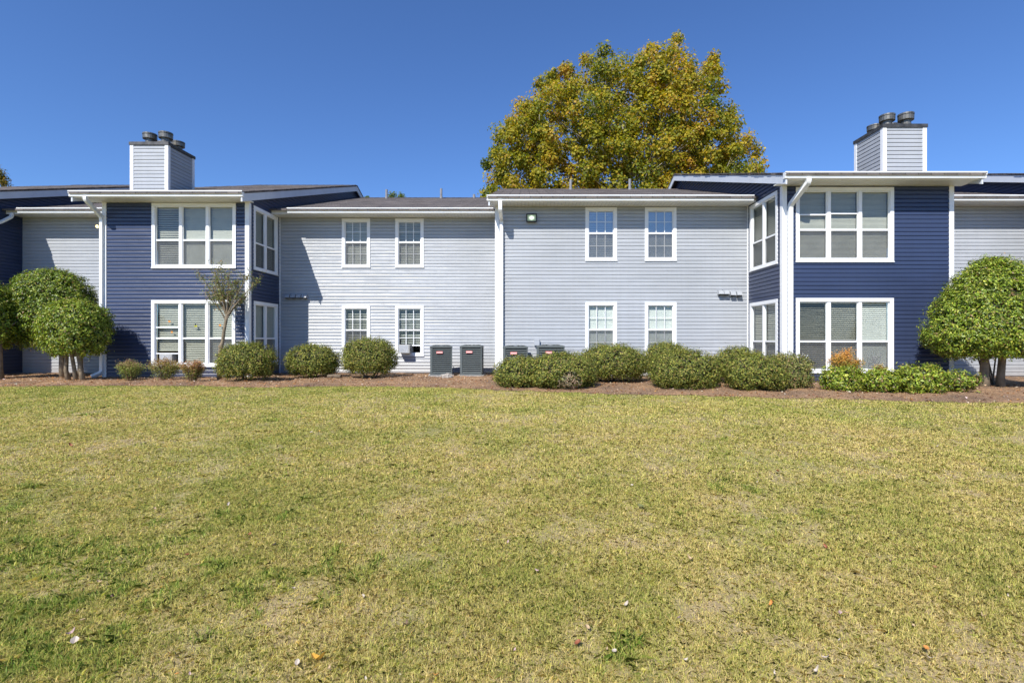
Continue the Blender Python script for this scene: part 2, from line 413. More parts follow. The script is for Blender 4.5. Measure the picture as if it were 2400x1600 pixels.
# grass: uncountable, one object
def lawn_blades():
    V_, C_ = [], []
    bands = [(1.75, 3.3, 34000, .0024, .030, 1.0), (3.3, 5, 21000, .0031, .030, 1), (5, 7.5, 8000, .0048, .030, 1), (7.5, 12.4, 3800, .0075, .030, 1), (-1.5, 5, 2600, .0075, .032, 2), (5, 12.4, 1700, .009, .030, 2)]
    for y0, y1, dens, wd, ht, side in bands:
        n = int(dens * (y1 - y0) * ((2.02 * (y0 + y1) / 2 + 2.2) if side == 1 else 12))
        y = rng.uniform(y0, y1, n); hw = np.maximum(y, 0) * 1.04 + 1.1; x = rng.uniform(-1, 1, n) * hw
        if side == 2: x = rng.choice([-1, 1], n) * (hw + rng.uniform(0, 6, n))
        k = y < edge(x) + rng.normal(0, .05, n) + .22 * (vnoise(x, y, .35, 8) - .5) + .16 * (vnoise(x, y, .12, 9) - .5); x, y = x[k], y[k]; n = len(x)
        z = gz(x, y) - .03 + .012 * np.sin(x * 1.7 + y) * (y < 9)
        f1 = vnoise(x, y, .11, 1); f2 = vnoise(x, y, .34, 2); f3 = vnoise(x, y, 1.1, 3); wsum = .45 * f1 + .35 * f2 + .2 * f3
        k = rng.random(n) < np.clip(.35 + 1.6 * (wsum - .2), .3, 1); x, y, z, f1, f2, f3, wsum = (q[k] for q in (x, y, z, f1, f2, f3, wsum)); n = len(x)
        # coarser green weed clumps, mostly towards the left foreground
        lf = np.clip((-x - .2) / 2.2, 0, 1) * np.clip((5.5 - y) / 2.5, 0, 1)
        weed = (vnoise(x, y, .16, 4) * .6 + vnoise(x, y, .6, 5) * .4) > .84 - .25 * lf; weed &= rng.random(n) < .45
        h = ht * rng.uniform(.4, 1.25, n) * (.45 + 1.1 * wsum); h[weed] *= 1.55; long = rng.random(n) < .012; h[long] *= 1.5
        az = rng.uniform(0, 2 * np.pi, n); flat = rng.random(n) < .42; lean = np.where(flat, rng.uniform(1.1, 2.2, n), np.clip(rng.normal(.6, .38, n), 0, 1.4)) * h; h = np.where(flat, h * .75, h)
        dx, dy = np.cos(az) * lean, np.sin(az) * lean
        wa = rng.uniform(0, 2 * np.pi, n); ww_ = wd * .5 * np.where(weed, 1.45, 1) * rng.uniform(.7, 1.3, n); wx, wy = np.cos(wa) * ww_, np.sin(wa) * ww_
        p0 = np.stack([x, y, z], 1); w3 = np.stack([wx, wy, 0 * wx], 1)
        mid = p0 + np.stack([dx * .35, dy * .35, h * .6], 1); tip = p0 + np.stack([dx, dy, h * np.clip(1.05 - .35 * lean / h, .25, 1)], 1)
        V_.append(np.stack([p0 - w3, p0 + w3, mid + w3 * .7, tip, mid - w3 * .7], 1))
        c = np.stack([rng.random(n), rng.random(n), weed * rng.uniform(.5, 1, n) + (.5 - wsum) * -.35], 1); C_.append(np.repeat(c[:, None, :], 5, 1))
    v = np.concatenate(V_).reshape(-1, 3); c = np.concatenate(C_).reshape(-1, 3); n = len(v) // 5
    i = np.arange(n)[:, None] * 5
    return npmesh('grass', v, (i + np.array([[0, 1, 2, 3, 4]])).ravel(), 5, 'blade', c)
tag(lawn_blades(), 'short mown lawn grass, half green and half straw coloured', 'grass', kind='stuff')

# pine straw and leaf crumbs covering the bed
def straw():
    n = 90000
    x = rng.uniform(-17, 14, n); y = edge(x) + rng.uniform(-.04, 1, n) ** 1.1 * (15.9 - edge(x)); y = np.where(np.isfinite(y), y, 12.5)
    k = (np.abs(x) < y * 1.06 + .6); x, y = x[k], y[k]; n = len(x)
    p = np.stack([x, y, bed_z(x, y) + rng.uniform(.0, .02, n)], 1)
    az = rng.uniform(0, np.pi * 2, n); L = rng.uniform(.03, .10, n)
    d = np.stack([np.cos(az), np.sin(az), rng.normal(0, .18, n)], 1) * L[:, None]; w = np.stack([-np.sin(az), np.cos(az), 0 * az], 1) * .0035
    v = np.stack([p - w, p + w, p + d], 1).reshape(-1, 3)
    c = pick(rng, n, [(.42, .24, .12), (.54, .35, .20), (.25, .15, .08), (.60, .46, .30)], [5, 3, 3, 1.2])
    n2 = 5200
    x = rng.uniform(-16.5, 12, n2); y = edge(x) + rng.uniform(0, 1, n2) ** 1.2 * (15.6 - edge(x)); p2 = np.stack([x, y, bed_z(x, y) + .012], 1)
    v2, f2 = leaf_arrays(p2, np.tile([0, 0, 1.6], (n2, 1)), rng.uniform(.02, .075, n2), rng, .6, 0, .6, .6)
    c2 = pick(rng, n2, [(.52, .38, .26), (.40, .20, .09), (.55, .28, .08), (.25, .13, .07), (.62, .52, .42)], [3, 3, 1, 2, 1.4])
    vv = np.concatenate([v, v2]); f = np.concatenate([np.arange(n * 3), f2 + n * 3]); cc = np.concatenate([np.repeat(c, 3, 0), np.repeat(c2, 4, 0)])
    tag(npmesh('pine_straw', vv, f, 3, 'straw', cc), 'reddish brown pine straw and dead leaf bits covering the bed', 'mulch litter', kind='stuff')
straw()

# ------------------------------------------------------------------ building pieces
PITCH = .1016
def front(Y0): return lambda u, o, z: (u, Y0 - o, z)
def right(X0): return lambda u, o, z: (X0 + o, u, z)     # wall facing +X, u runs along Y
def left(X0): return lambda u, o, z: (X0 - o, u, z)

def siding(name, mp, span, z0, z1, holes, mat, parent, seams=0, seed=0):
    "lap siding with real courses; span(z)->(a,b); holes [(u0,u1,z0,z1)]"
    mb = MB(); r_ = np.random.default_rng(seed)
    z = z0
    while z < z1 - 1e-4:
        zt = min(z + PITCH, z1)
        prof = [(z, .0205), (z + .62 * PITCH, .0185), (z + PITCH, .0)]
        cuts = sorted({z, zt} | {q for h in holes for q in h[2:4] if z < q < zt} | ({z + .62 * PITCH} if z + .62 * PITCH < zt else set()))
        off = lambda q: float(np.interp(q, [p[0] for p in prof], [p[1] for p in prof]))
        for a, b in zip(cuts[:-1], cuts[1:]):
            mid = (a + b) / 2
            sa, sb = span(a), span(b)
            ints = [(0., 1.)]
            if holes:
                L0, L1 = span(mid); segs = [(L0, L1)]
                for h in holes:
                    if h[2] < mid < h[3]:
                        ns = []
                        for s0, s1 in segs:
                            if h[1] <= s0 or h[0] >= s1: ns.append((s0, s1)); continue
                            if h[0] > s0: ns.append((s0, h[0]))
                            if h[1] < s1: ns.append((h[1], s1))
                        segs = ns
                ends = []
                for s0, s1 in segs:
                    ends.append((sa[0] if s0 == L0 else s0, sa[1] if s1 == L1 else s1, sb[0] if s0 == L0 else s0, sb[1] if s1 == L1 else s1))
            else: ends = [(sa[0], sa[1], sb[0], sb[1])]
            for a0, a1, b0, b1 in ends:
                if a1 - a0 < .005 and b1 - b0 < .005: continue
                mb.quad(mp(a0, off(a), a), mp(a1, off(a), a), mp(b1, off(b), b), mp(b0, off(b), b))
                if abs(a - z) < 1e-6:
                    mb.quad(mp(a0, 0, a), mp(a1, 0, a), mp(a1, off(a), a), mp(a0, off(a), a))
        # panel overlaps: a lip a millimetre or two proud where one length laps the next
        if seams and r_.random() < seams and zt - z > .09:
            s0, s1 = span((z + zt) / 2); u = r_.uniform(s0 + .3, s1 - .3)
            if s1 - s0 > 1 and not any(h[0] - .05 < u < h[1] + .05 and h[2] < zt and h[3] > z for h in holes):
                mb.mbox(mp, u, u + .012, off(z + .01) - .004, .0150, z + .004, z + .6 * PITCH)
        z = zt
    return mb.build(name, mat, parent)

def blinds(mb, mp, u0, u1, z0, z1, off, pitch, tilt, rngb, wob=.0):
    z = z1
    mb.mbox(mp, u0, u1, off - .03, off, z1 - .03, z1)
    z = z1 - .035
    while z > z0:
        w = pitch * .98; dz = math.sin(tilt) * w; dy = math.cos(tilt) * w; j = rngb.normal(0, wob)
        # outer edge low, inner edge high
        mb.quad(mp(u0, off, z - dz + j), mp(u1, off, z - dz - j), mp(u1, off - dy, z), mp(u0, off - dy, z))
        z -= pitch
    mb.mbox(mp, u0, u1, off - .025, off - .003, z0 - .02, z0)

def window(mp, u0, u1, z0, z1, units, zr, bld, grille=None, screens=True, tilt=.9, pitch=.05, blindmat='blind', tops=None,
           openings=None, mirror=False, extra=(), ribs=None, label=None, noscreen=(), shallow=False):
    """u0..u1, z0..z1 outer trim; units side by side; zr meeting rail height"""
    T = .088; mb = MB(); rb = np.random.default_rng(int(abs(u0 * 1000 + z0 * 77)))
    # outer casing
    mb.mbox(mp, u0, u1, -.05, .036, z1 - T, z1); mb.mbox(mp, u0, u1, -.05, .036, z0, z0 + T * .72)
    mb.mbox(mp, u0, u0 + T, -.05, .036, z0 + T * .72, z1 - T); mb.mbox(mp, u1 - T, u1, -.05, .036, z0 + T * .72, z1 - T)
    mb.mbox(mp, u0 - .008, u1 + .008, .0125, .05, z0 - .022, z0 - .0005)
    a, b = u0 + T, u1 - T; zb, zt = z0 + T * .72, z1 - T
    mul = .075; w = ((b - a) - mul * (units - 1)) / units
    pane, bl, scr, gr, rm = MB(), MB(), MB(), MB(), MB()
    for k in range(units):
        s, e = a + k * (w + mul), a + k * (w + mul) + w
        if k: mb.mbox(mp, s - mul, s, -.05, .022, zb, zt)
        q = .022
        # sash rims, upper sash outside the lower one
        mb.mbox(mp, s, e, -.045, .0, zt - q, zt); mb.mbox(mp, s, s + q, -.045, .0, zb, zt - q); mb.mbox(mp, e - q, e, -.045, .0, zb, zt - q)
        mb.mbox(mp, s + q, e - q, -.048, .004, zr - .02, zr + .024)
        mb.mbox(mp, s + q, e - q, -.046, -.002, zb, zb + q)
        for zz in (extra[k] if k < len(extra) else ()): mb.mbox(mp, s + q, e - q, -.044, .001, zz - .016, zz + .016)
        op = openings[k] if openings and k < len(openings) else None
        pane.quad(mp(s + q, -.02, zr), mp(e - q, -.02, zr), mp(e - q, -.02, zt - q), mp(s + q, -.02, zt - q))
        zlow = op if op else zb + q
        if op: mb.mbox(mp, s + q, e - q, -.046, -.002, op - .03, op)
        pane.quad(mp(s + q, -.034, zlow), mp(e - q, -.034, zlow), mp(e - q, -.034, zr), mp(s + q, -.034, zr))
        if screens and k not in noscreen and not op:
            scr.quad(mp(s + q, -.008, zb + q), mp(e - q, -.008, zb + q), mp(e - q, -.008, zr - .02), mp(s + q, -.008, zr - .02))
        dz = tops[k] if tops and k < len(tops) else None
        bz0 = dz[0] if dz else zb + .03
        tl = dz[1] if dz else tilt; pt = dz[2] if dz else pitch
        if dz is None or bz0 < zt:
            bl.mi = dz[3] if dz else 0
            blinds(bl, mp, s + .012, e - .012, max(bz0, zlow + .02 if op else bz0), zt - .012, -.075, pt, tl, rb, .0012)
        if grille:
            nc, nr = grille
            for sec, (g0, g1) in enumerate(((zb + q, zr - .02), (zr + .024, zt - q))):
                if sec == 0 and op: g0 = op
                for c in range(1, nc): 
                    uu = s + (e - s) * c / nc; gr.mbox(mp, uu - .009, uu + .009, -.030 if sec == 0 else -.019, -.024 if sec == 0 else -.010, g0, g1)
                for c in range(1, nr):
                    zz = g0 + (g1 - g0) * c / nr
                    gr.mbox(mp, s + q, e - q, -.0285 if sec == 0 else -.0175, -.0255 if sec == 0 else -.0115, zz - .008, zz + .008)
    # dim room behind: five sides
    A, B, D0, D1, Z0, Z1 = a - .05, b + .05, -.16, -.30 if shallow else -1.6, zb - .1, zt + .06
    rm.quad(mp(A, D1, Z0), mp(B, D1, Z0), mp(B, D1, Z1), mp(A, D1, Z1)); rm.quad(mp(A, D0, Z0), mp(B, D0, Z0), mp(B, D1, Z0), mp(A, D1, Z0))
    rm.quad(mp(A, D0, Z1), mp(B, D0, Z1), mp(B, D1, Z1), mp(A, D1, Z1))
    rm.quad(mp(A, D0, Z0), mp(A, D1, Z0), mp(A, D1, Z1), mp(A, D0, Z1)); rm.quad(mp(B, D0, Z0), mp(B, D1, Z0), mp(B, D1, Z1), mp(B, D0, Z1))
    wn = mb.build('window', 'white', bld)
    if label: wn['label'] = label
    pane.build('pane', 'glassm' if mirror else 'glass', wn)
    bl.build('blind', [blindmat, 'blindwhite'], wn)
    if scr.f: scr.build('insect_screen', 'screen', wn)
    if gr.f: gr.build('grille', 'white', wn)
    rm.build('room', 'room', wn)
    return (u0 + .03, u1 - .03, z0 + .02, z1 - .03)

def gutter(x0, x1, Yf, z, bld, capl=True, capr=True):
    "K-style gutter hung on the fascia plane Y=Yf, bottom at z"
    pr = [(0, 0), (.082, 0), (.088, .012), (.088, .045), (.100, .068), (.113, .085), (.113, .12), (.120, .124), (.120, .15), (.108, .15), (.104, .142), (.006, .142), (0, .15)]
    mb = MB()
    mb.prism([(x0, Yf - a, z + b) for a, b in pr], [(x1, Yf - a, z + b) for a, b in pr])
    return mb.build('gutter', 'gutter', bld)

def downspout(pts, bld, w=.085, d=.065, straps=()):
    # rounded corners
    P = [Vector(p) for p in pts]; out = [P[0]]
    for i in range(1, len(P) - 1):
        a = (P[i - 1] - P[i]); b = (P[i + 1] - P[i]); r_ = min(.09, a.length * .4, b.length * .4)
        s, e = P[i] + a.normalized() * r_, P[i] + b.normalized() * r_
        for t in (0, .33, .66, 1): out.append(s.lerp(P[i], t).lerp(P[i].lerp(e, t), t))
    out.append(P[-1]); mb = MB(); mb.tube(out, 1, 4, True, square=(w, d))
    return mb.build('downspout', 'gutter', bld, bevel=.008)

SL = .32
def roof_z(Yw, y): return 4.965 + SL * (y - (Yw - .55))
def gable_roof(x0, x1, Yw, Yr, bld, rakes=()):
    """roof over one range: front wall plane Yw, ridge Yr; returns the roof part"""
    ye = Yw - .64; yb = 2 * Yr - ye
    zt = lambda y: roof_z(Yw, y) if y <= Yr else roof_z(Yw, 2 * Yr - y)
    mb = MB()
    ysn = [ye] + list(np.linspace(ye + .4, Yr, 14)) + list(np.linspace(Yr, yb, 6))[1:]
    t = .05
    for a, b in zip(ysn[:-1], ysn[1:]):
        mb.hexa([(x0, a, zt(a) - t), (x1, a, zt(a) - t), (x1, b, zt(b) - t), (x0, b, zt(b) - t), (x0, a, zt(a)), (x1, a, zt(a)), (x1, b, zt(b)), (x0, b, zt(b))])
    r_ = np.random.default_rng(int(abs(x0) * 31 + 7))
    # shingle butts stand a little proud in courses, and ragged along the rakes
    for a in np.arange(ye + .02, Yr - .1, .27):
        x = x0
        while x < x1 - .05:
            L = min(r_.uniform(.3, 1.1), x1 - x); h = r_.uniform(.003, .011)
            mb.hexa([(x, a, zt(a) + .001), (x + L, a, zt(a) + .001), (x + L, a + .25, zt(a + .25)), (x, a + .25, zt(a + .25)),
                     (x, a, zt(a) + h), (x + L, a, zt(a) + h), (x + L, a + .25, zt(a + .25) + .002), (x, a + .25, zt(a + .25) + .002)]); x += L
    for xr, sgn in rakes:
        y = ye
        while y < Yr - .2:
            L = r_.uniform(.12, .3); e = r_.uniform(.0, .03) * sgn; h = r_.uniform(.0, .012)
            mb.hexa([(xr, y, zt(y) - .012), (xr + e, y, zt(y) - .012), (xr + e, y + L, zt(y + L) - .012), (xr, y + L, zt(y + L) - .012),
                     (xr, y, zt(y) + h), (xr + e, y, zt(y) + h), (xr + e, y + L, zt(y + L) + h), (xr, y + L, zt(y + L) + h)]); y += L
    cap = MB(); 
    for x in np.arange(x0, x1 - .05, .28):
        e = min(x + .27, x1)
        mb.hexa([(x, Yr - .16, zt(Yr - .16) + .006), (e, Yr - .16, zt(Yr - .16) + .006), (e, Yr, zt(Yr) + .006), (x, Yr, zt(Yr) + .006),
                 (x, Yr - .16, zt(Yr - .16) + .016), (e, Yr - .16, zt(Yr - .16) + .02), (e, Yr, zt(Yr) + .026), (x, Yr, zt(Yr) + .02)])
    rf = mb.build('roof', 'shingle', bld)
    for xr, sgn in rakes:      # barge boards
        mb = MB(); w = .022 * (1 if sgn > 0 else -1)
        a0, a1 = (xr - .10 * sgn, xr - .012 * sgn)
        for (ya, yb_) in ((ye + .06, Yr), (Yr, yb)):
            for hh, (b0, b1) in ((.21, (a0 + .05 * sgn, a1)),):
                mb.hexa([(b0, ya, zt(ya) - t - hh), (b1, ya, zt(ya) - t - hh), (b1, yb_, zt(yb_) - t - hh), (b0, yb_, zt(yb_) - t - hh),
                         (b0, ya, zt(ya) - t - .001), (b1, ya, zt(ya) - t - .001), (b1, yb_, zt(yb_) - t - .001), (b0, yb_, zt(yb_) - t - .001)])
        mb.build('barge_board', 'fascia', bld)
    return rf

SZ = 4.82
def eave(x0, x1, Yw, bld, g0, g1, fasc='white'):
    "soffit, fascia and gutter in front of the wall plane"
    mb = MB(); mb.box(x0, x1, Yw - .50, Yw + .01, SZ, SZ + .02); mb.build('soffit', 'soffit', bld)
    mb = MB(); mb.box(x0, x1, Yw - .522, Yw - .5005, SZ - .008, SZ + .135); mb.build('fascia', fasc, bld)
    gutter(g0, g1, Yw - .5225, SZ + .002, bld)

def post(mb, x0, x1, y0, y1, z0, z1): mb.box(x0, x1, y0, y1, z0, z1)

def chimney(x0, x1, y0, y1, ztop, Yw, roofp, bld, names=('chimney',)):
    zb = roof_z(Yw, y0) - .25
    mb = MB(); mb.box(x0 + .02, x1 - .02, y0 + .02, y1 - .02, zb, ztop - .02)
    root = mb.build('chimney', 'grey', bld)
    const = lambda a, b: (lambda z: (a, b))
    siding('chimney_siding', front(y0 + .0), const(x0 + .06, x1 - .06), zb, ztop - .06, [], 'grey', root)
    siding('chimney_siding', right(x1), const(y0 + .06, y1 - .06), zb, ztop - .06, [], 'grey', root)
    siding('chimney_siding', left(x0), const(y0 + .06, y1 - .06), zb, ztop - .06, [], 'grey', root)
    for cx, sx in ((x0, -1), (x1, 1)):
        for cy, sy in ((y0, -1), (y1, 1)):
            mb = MB()
            a, b = sorted((cx + .028 * sx, cx - .07 * sx)); c, d = sorted((cy + .028 * sy, cy - .07 * sy)); mb.box(a, b, c, d, zb, ztop - .03)
            mb.build('corner_trim', 'white', root)
    mb = MB(); mb.box(x0 - .045, x1 + .045, y0 - .045, y1 + .045, ztop - .085, ztop); mb.box(x0 - .02, x1 + .02, y0 - .02, y1 + .02, ztop + .001, ztop + .012)
    mb.build('chimney_cap', 'cap', root)
    mx, my = (x0 + x1) / 2, (y0 + y1) / 2
    for k, (dx, dy, h) in enumerate(((-.22, -.24, .30), (.25, -.26, .32), (.24, .27, .27), (-.2, .26, .25))):
        mb = MB(); c = (mx + dx, my + dy, ztop + .006)
        mb.lathe(c, [(.115, 0), (.118, h * .35), (.112, h * .36), (.112, h)]); 
        mb.lathe(c, [(.15, h * .62), (.176, h * .64), (.178, h * .98), (.16, h * 1.0), (.165, h * 1.02), (.182, h * 1.04), (.182, h * 1.16), (.165, h * 1.18), (.05, h * 1.22)])
        mb.build('flue', 'flue', root, smooth=False)
    return root

const = lambda a, b: (lambda z: (a, b))
# ---------------------------------------------------------------- left block
LB = empty('apartment_building', (-7.6, 16, 0), label='set-back left half of the apartment block, its navy bay behind a thin young tree', cat='building', group='two joined halves of the apartment block')
LB.location = (0, 0, 0)
YB, YW, YRL = 14.05, 15.80, 22.7
XL0, XL1 = -11.55, -7.58           # left bay
# windows of the bay
fm = front(YB); holes = []
up = (3.036, 4.805); lo = (.34, 2.147)
holes.append(window(fm, -10.22, -7.915, *up, 3, 3.79, LB, tops=[(3.12, .85, .05, 0), (3.12, 1.2, .03, 0), (3.12, 1.2, .03, 0)]))
holes.append(window(fm, -10.23, -7.93, *lo, 3, 1.10, LB, tops=[(.78, .78, .05, 0), (.42, .72, .05, 0), (.42, .85, .05, 0)], openings=[.70, None, None], noscreen=(0, 1), extra=[(1.40,)],
                    label='ground floor window of the navy bay with its left sash raised'))
siding('wall', fm, const(XL0 + .03, XL1 - .03), .05, SZ, holes, 'navy', LB, .25, 1)
# right side wall of the bay with its gable
sm = right(XL1); sh = []
sh.append(window(sm, 14.27, 15.66, *up, 2, 3.79, LB, tilt=1.15, shallow=True))
sh.append(window(sm, 14.27, 15.66, *lo, 2, 1.10, LB, tilt=1.25, pitch=.03, shallow=True))
def gable_span(Yw, y1, Yr):
    def s(z):
        ys = (z + .11 - 4.965) / SL + Yw - .55
        return (max(Yw + .03, ys), min(y1, 2 * Yr - max(Yw, ys)))
    return s
siding('wall', sm, lambda z: (YB + .03, YW + .0), .05, SZ, sh, 'navy', LB, 0, 2)
siding('gable_wall', sm, gable_span(YB, 31, YRL), SZ, 7.88, [], 'navy', LB)
siding('wall', left(XL0), const(YB + .03, YW), .05, SZ, [], 'navy', LB)
siding('gable_wall', left(XL0), gable_span(YB, 31, YRL), SZ, 7.88, [], 'navy', LB)
# grey walls either side
g1 = []
ug = (3.30, 4.79); lg = (.58, 2.11)
GX = [(-5.635, -4.765), (-3.99, -3.115)]
gm = front(YW)
for k, (a, b) in enumerate(GX):
    g1.append(window(gm, a, b, *ug, 1, 4.065, LB, grille=(3, 2), tilt=1.05 if k else 1.15))
    g1.append(window(gm, a, b, *lg, 1, 1.36, LB, grille=(3, 2), tilt=.45, openings=[.90] if k else None, screens=not k,
                     tops=[(.92, .4, .05, 1)] if k else None, label='window held open by a small air conditioner' if k else None))
siding('wall', gm, const(XL1 + .014, -.79), .05, SZ, g1, 'grey', LB, .3, 3)
siding('wall', gm, const(-15.49, XL0 - .014), .05, SZ, [], 'grey', LB, .2, 4)
# next bay to the left: only its side is in view
XF = -15.5
siding('wall', right(XF), const(YB + .03, YW), .05, SZ, [], 'navy', LB)
siding('gable_wall', right(XF), gable_span(YB, 31, YRL), SZ, 7.88, [], 'navy', LB)
siding('wall', fm, const(XF - 4, XF - .03), .05, SZ, [], 'navy', LB)
# corner boards
def corner(x0, x1, y0, y1, bld, z1=SZ, z0=.04):
    mb = MB(); mb.box(x0, x1, y0, y1, z0, z1 - .002); mb.build('corner_trim', 'white', bld)
corner(XL1 - .085, XL1 + .03, YB - .03, YB + .085, LB); corner(XL0 - .03, XL0 + .085, YB - .03, YB + .085, LB)
corner(XF - .085, XF + .03, YB - .03, YB + .085, LB)
corner(XL1 + .0145, XL1 + .05, YW - .03, YW - .001, LB)
# roofs, eaves
gable_roof(-11.95, -7.42, YB, YRL, LB, [(-7.42, 1), (-11.95, -1)])
rL = gable_roof(XL1 + .02, -.80, YW, YRL, LB)
gable_roof(XF + .02, XL0 - .02, YW, YRL, LB)
gable_roof(-20, XF + .19, YB, YRL, LB, [(XF + .19, 1)])
eave(-11.93, -7.44, YB, LB, -11.98, -7.41); eave(XL1 + .02, -.83, YW, LB, -7.05, -.85)
eave(XF + .02, XL0 - .02, YW, LB, -15.06, XL0 - .03); eave(-20, XF + .17, YB, LB, -20, XF + .18)
mb = MB(); mb.box(XL0 + .04, XL1 - .04, YB + .05, YB + .07, -.1, .052); mb.box(XL1, -.8, YW + .01, YW + .03, -.1, .052); mb.box(XF, XL0, YW + .01, YW + .03, -.1, .052)
mb.box(XL1 - .06, XL1 - .04, YB + .05, YW + .01, -.1, .052)
mb.build('foundation', 'concrete', LB)
mb = MB(); mb.box(-20, -.8, 31.2, 31.3, -.1, 4.9); mb.build('rear_wall', 'grey', LB)
chimney(-11.06, -10.04, 14.4, 15.5, 6.61, YB, None, LB)
for (px, py, D, h) in ((906, 462, 22.2, .38), (1034, 461, 22.3, .42), (1111, 461, 22.6, .16)):
    p = at(px, py, D); z = roof_z(YW, D); mb = MB(); mb.lathe((p.x, D, z - .1), [(.075, 0), (.062, .18), (.052, .19), (.052, h + .1)], 12); mb.build('vent_pipe', 'pipe', LB)
# downspouts
yp = YB - .05
downspout([(-11.55, YB - .58, SZ + .01), (-11.55, YB - .58, 4.74), (-11.56, yp, 4.40), (-11.56, yp, .16), (-11.72, yp - .16, .06)], LB, .085, .1)
downspout([(-15.25, YW - .58, SZ + .01), (-15.25, YW - .58, 4.72), (-15.43, YW - .75, 4.5), (-15.43, YW - 1.25, 4.4), (-15.43, YW - 1.3, .1)], LB)
# dryer hoods
def hood(mp, u, z, bld):
    mb = MB(); w = .14
    mb.mbox(mp, u - .085, u + .085, .0126, .022, z - .085, z + .085)
    mb.prism([mp(u - w / 2, .022, z - .07), mp(u - w / 2, .022, z + .07), mp(u - w / 2, .11, z + .045), mp(u - w / 2, .165, z - .05)],
             [mp(u + w / 2, .022, z - .07), mp(u + w / 2, .022, z + .07), mp(u + w / 2, .11, z + .045), mp(u + w / 2, .165, z - .05)])
    mb.mi = 1; mb.mbox(mp, u - w / 2 + .012, u + w / 2 - .012, .03, .14, z - .078, z - .0702)
    return mb.build('dryer_vent', ['grey', 'cap'], bld)
for x in (-7.28, -7.11, -6.93, -6.76): hood(gm, x, 2.40, LB)

# ---------------------------------------------------------------- right block
RB = empty('apartment_building', (0, 0, 0), label='nearer right half of the apartment block, with a square floodlight under its eave', cat='building', group='two joined halves of the apartment block')
YC, YV, YRR = 12.54, 14.46, 20.9
XR0, XR1 = 6.32, 10.46
fm = front(YC); holes = []
up = (2.975, 4.785); lo = (.262, 2.08)
holes.append(window(fm, 6.625, 9.02, *up, 3, 3.746, RB, tops=[(3.05, 1.1, .03, 0), (3.05, 1.1, .03, 0), (3.05, 1.15, .03, 0)], extra=[(4.12,), (4.15,)],
                    label='upper bay window with a row of closed pale blinds'))
holes.append(window(fm, 6.625, 9.015, *lo, 3, 1.02, RB, tops=[(.36, .28, .05, 0), (.36, .5, .05, 0), (.36, 1.0, .05, 1)],
                    label='ground floor bay window whose right blind is bright white'))
siding('wall', fm, const(XR0 + .03, XR1 - .03), .05, SZ, holes, 'navy', RB, .2, 11)
sm = left(XR0); sh = []
sh.append(window(sm, 12.76, 14.32, *up, 2, 3.72, RB, tilt=.95, shallow=True)); sh.append(window(sm, 12.76, 14.32, *lo, 2, 1.02, RB, tilt=.95, shallow=True))
siding('wall', sm, lambda z: (YC + .03, YV), .05, SZ, sh, 'navy', RB, 0, 12)
siding('gable_wall', sm, gable_span(YC, 29.3, YRR), SZ, 7.80, [], 'navy', RB)
siding('wall', right(XR1), const(YC + .03, YV), .05, SZ, [], 'navy', RB)
siding('gable_wall', right(XR1), gable_span(YC, 29.3, YRR), SZ, 7.80, [], 'navy', RB)
gv = front(YV); g2 = []
GX = [(1.708, 2.60), (3.385, 4.275)]
for k, (a, b) in enumerate(GX):
    g2.append(window(gv, a, b, 3.30, 4.79, 1, 4.065, RB, grille=(3, 2), tilt=1.15, pitch=.03 if k else .05, mirror=True,
                     label=None if k else 'upper window reflecting sky and a tree'))
    g2.append(window(gv, a, b, .58, 2.12, 1, 1.344, RB, grille=(3, 2), tilt=1.25, pitch=.03, blindmat='blindwhite'))
siding('wall', gv, const(-.78, XR0 - .014), .05, SZ, g2, 'grey', RB, .3, 13)
siding('wall', gv, const(XR1 + .014, 14.45), .05, SZ, [], 'grey', RB, .2, 14)
siding('wall', left(-.81), const(YV + .03, YW + .2), .05, SZ, [], 'grey', RB)
siding('gable_wall', left(-.81), gable_span(YV, 27, YRR), SZ, 7.10, [], 'navy', RB)
XG = 14.46
siding('wall', left(XG), const(YC + .03, YV), .05, SZ, [], 'navy', RB)
siding('gable_wall', left(XG), gable_span(YC, 29.3, YRR), SZ, 7.80, [], 'navy', RB)
siding('wall', fm, const(XG + .03, XG + 4), .05, SZ, [], 'navy', RB)
corner(XR0 - .03, XR0 + .085, YC - .03, YC + .085, RB); corner(XR1 - .085, XR1 + .03, YC - .03, YC + .085, RB)
corner(XG - .03, XG + .085, YC - .03, YC + .085, RB)
corner(-.84, -.72, YV - .03, YV + .085, RB); corner(XR0 - .05, XR0 - .0145, YV - .03, YV - .001, RB)
gable_roof(6.08, 10.72, YC, YRR, RB, [(6.08, -1), (10.72, 1)])
gable_roof(-1.0, XR0 - .02, YV, YRR, RB, [(-1.0, -1)])
gable_roof(XR1 + .02, XG - .02, YV, YRR, RB)
gable_roof(XG - .22, 19, YC, YRR, RB, [(XG - .22, -1)])
eave(6.10, 10.70, YC, RB, 6.06, 10.76); eave(-.98, XR0 - .02, YV, RB, -1.03, 6.2)
eave(XR1 + .02, XG - .02, YV, RB, XR1 + .06, XG - .3); eave(XG - .2, 19, YC, RB, XG - .2, 19)
mb = MB(); mb.box(XR0 + .04, XR1 - .04, YC + .05, YC + .07, -.1, .052); mb.box(-.8, XR0, YV + .01, YV + .03, -.1, .052); mb.box(XR1, XG, YV + .01, YV + .03, -.1, .052)
mb.box(XR0 + .04, XR0 + .06, YC + .08, YV + .01, -.1, .052)
mb.build('foundation', 'concrete', RB)
mb = MB(); mb.box(-.8, 19, 29.2, 29.3, -.1, 4.9); mb.build('rear_wall', 'grey', RB)
chimney(9.03, 10.08, 12.9, 13.97, 6.48, YC, None, RB)
